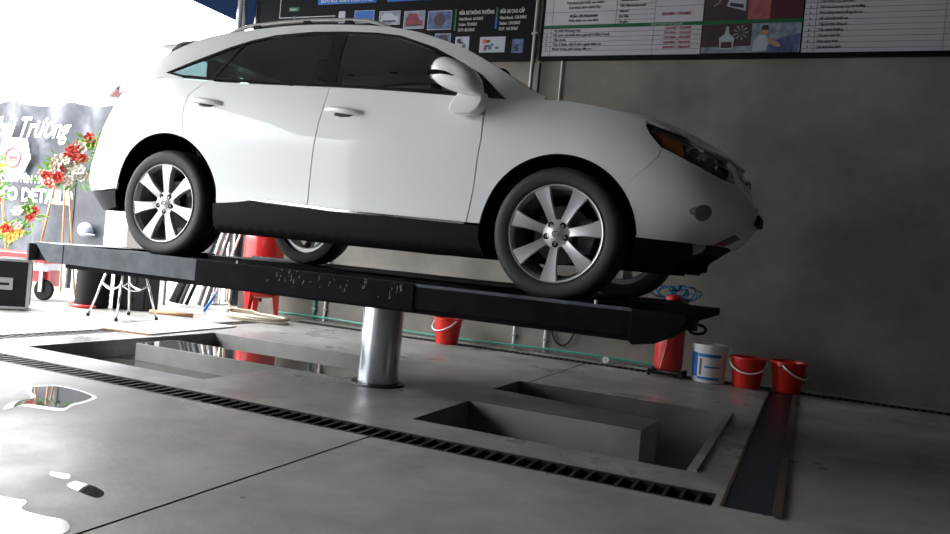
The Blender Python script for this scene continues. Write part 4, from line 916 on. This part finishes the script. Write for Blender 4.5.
stand('tall flower stand of red and white blooms beside the raised car\'s tail', -8.68, 7.0, [(.36, 1.93, .10, 3, ['leaf', 'fl_yel']), (.18, 1.76, .11, 9, ['fl_red', 'fl_red', 'fl_white']), (.05, 1.58, .10, 8, ['fl_red', 'fl_white']), (-.08, 1.42, .11, 9, ['fl_red', 'fl_red', 'fl_white']), (.22, 1.45, .12, 8, ['fl_white']), (-.30, .95, .11, 6, ['fl_white', 'leaf', 'fl_red']), (-.44, .74, .10, 7, ['fl_red', 'fl_white', 'fl_yel'])], 1.75)
stand('flower stand of yellow and red blooms cut by the picture\'s left edge', -9.90, 7.0, [(.0, 1.55, .12, 7, ['fl_yel', 'leaf']), (-.02, 1.35, .12, 8, ['fl_yel', 'fl_white', 'leaf']), (.02, 1.12, .11, 7, ['fl_red', 'fl_white', 'fl_yel'])], 1.5)

# flight case
fc = thing('flight_case', 'black flight case with metal edges on the bright floor at left', 'case', (-7.22, 5.27, 0), R(50))
MB().box(-.23, .23, 0, .34, .02, .50).build('case_body', K['case'], fc, bevel=.004)
b = MB()
for x in (-.235, .205):
    for y in (-.006, .32): b.box(x, x + .03, y, y + .026, .015, .505)
for z in (.012, .48):
    for y in (-.006, .32): b.box(-.235, .235, y, y + .026, z, z + .026)
    for x in (-.235, .209): b.box(x, x + .026, 0, .34, z, z + .026)
b.build('edge_trim', K['alu'], fc)
hd = MB().box(-.085, .085, -.012, -.001, .20, .32).build('handle_plate', K['alu'], fc, bevel=.006); MB().box(-.055, .055, -.020, -.012, .245, .27).build('grip', K['black'], hd, bevel=.004)
b = MB().box(-.20, -.15, .05, .1, 0, .02).box(.15, .2, .05, .1, 0, .02).box(-.2, -.15, .25, .3, 0, .02).box(.15, .2, .25, .3, 0, .02); b.build('feet', K['black'], fc)
# drum, loudspeaker, stools
dr = thing('drum', 'big black ribbed drum standing under the left end of the lift', 'barrel', (-7.26, 6.36, 0))
prof = [(.001, 0), (.165, 0)] + [(.172 + .005 * (k % 2), .02 + k * .03) for k in range(19)] + [(.165, .585), (.001, .585)]
MB().lathe(prof, 40).build('drum_shell', K['black'], dr)
ch = MB(); P = [(-7.26 + .215 * math.cos(a), 6.36 + .215 * math.sin(a), .02) for a in np.linspace(R(190), R(330), 24)]
tag(MB().tube(P, .018, 8).build('chain', K['red'], None, (-7.26, 6.36, 0)), 'red cord on the ground around the black drum\'s foot', 'cord')
ls = thing('loudspeaker', 'black loudspeaker box on the floor behind the metal stool', 'loudspeaker', (-6.93, 6.55, 0), R(15))
MB().box(-.19, .19, 0, .3, 0, .52).build('cabinet', K['case'], ls, bevel=.012); MB().lathe([(.001, -.004), (.06, -.004), (.085, -.012), (.09, 0)], 28, c=(0, 0, .34), ax='y').build('cone', K['black'], ls); MB().box(-.06, .06, -.012, 0, .10, .14).build('badge', K['black'], ls)
def make_stool(label, loc, rz):
    t = thing('stool', label, 'stool', loc, rz); Hs = .46
    MB().lathe([(.001, Hs), (.20, Hs), (.205, Hs + .008), (.203, Hs + .022), (.001, Hs + .026)], 36).build('seat', K['chairwhite'], t)
    MB().lathe([(.185, Hs - .014), (.20, Hs - .014), (.20, Hs), (.185, Hs)], 36).build('seat_ring', K['wood'], t)
    for sx, sy in ((-1, -1), (1, -1), (1, 1), (-1, 1)):
        l = MB().tube([(sx * .13, sy * .13, Hs - .005), (sx * .225, sy * .225, .015)], .011, 10).build('leg', K['chrome'], t)
        MB().lathe([(.001, 0), (.016, 0), (.016, .03), (.001, .03)], 12, c=(sx * .227, sy * .227, 0)).build('foot', K['black'], l)
    for sx, sy in ((0, -1), (1, 0), (0, 1), (-1, 0)):
        P = [((sx * .155 if sx else a), (sy * .155 if sy else a), Hs - .17 + .06 * (a / .15) ** 2) for a in np.linspace(-.15, .15, 9)]
        MB().tube(P, .007, 8).build('brace', K['chrome'], t)
    return t
s1 = make_stool('steel legged stool in front of the loudspeaker under the lift', (-6.33, 5.93, 0), R(-8))
# red and white street furniture behind the case
rt_ = thing('red_trolley', 'low red cart with white rails between flight case and drum', 'cart', (-8.35, 6.25, 0), R(20))
MB().box(-.55, .45, -.2, .3, .42, .52).build('deck', K['red_paint'], rt_, bevel=.01); MB().box(-.6, .5, -.24, -.2, .34, .39).build('rail', K['alu'], rt_); MB().prism([(-.2, .34), (.45, .34), (.45, .16), (.0, .28)], -.1, .1).build('skirt', K['red_paint'], rt_)
for x in (-.5, .4): MB().lathe([(.001, -.02), (.10, -.02), (.12, 0), (.10, .02), (.001, .02)], 24, c=(x, -.1, .12), ax='y').build('wheel', K['black'], rt_)
MB().box(-.5, -.46, -.15, .2, .1, .42).box(.36, .4, -.15, .2, .1, .42).build('frame', K['alu'], rt_)
wb = thing('notice_board', 'dark upright panel with a white cap shape behind the lift\'s left end', 'board', (-8.95, 7.75, 0), 0)
MB().box(-.42, .42, 0, .04, .3, 1.55).build('panel', K['vinyl'], wb); MB().box(-.42, -.38, -.01, .05, 0, 1.6).box(.38, .42, -.01, .05, 0, 1.6).build('post', K['iron'], wb)
cp = thing('cap', 'pale blue cap hanging on the dark panel behind the lift', 'cap', (-9.0, 7.675, .82)); MB().ball((0, 0, 0), (.13, .07, .10), 16, 10).build('crown', K['pr_grey'], cp); MB().ball((.08, -.02, -.06), (.12, .07, .02), 12, 6).build('peak', K['pr_grey'], cp)
tag(MB().box(-8.40, -8.0, 7.45, 7.85, .0, 1.10).build('cabinet', K['chairwhite'], None, (-8.2, 7.65, 0), bevel=.01), 'white cabinet in the sunlight beside the rear wheel', 'cabinet')
tag(MB().tube([(-6.60, 6.55, .022), (-6.15, 6.72, .022)], .022, 8).build('timber_pole', K['wood'], None, (-6.5, 6.85, 0)), 'brown pole lying on the sunlit floor behind the stools', 'pole')
fs = thing('floor_sheet', 'flat pale sheet with a brown edge lying over the drain at the left', 'sheet', (-5.6, 5.8, 0))
plate('sheet_top', K['chairwhite'], [(-5.73, 5.16), (-5.24, 5.24), (-5.36, 6.5), (-6.06, 6.29)], .004, .014, parent=fs, org=(-5.6, 5.8, 0))
plate('sheet_edge', K['wood'], [(-5.74, 5.14), (-5.23, 5.22), (-5.24, 5.24), (-5.73, 5.16)], .003, .016, parent=fs, org=(-5.6, 5.8, 0))
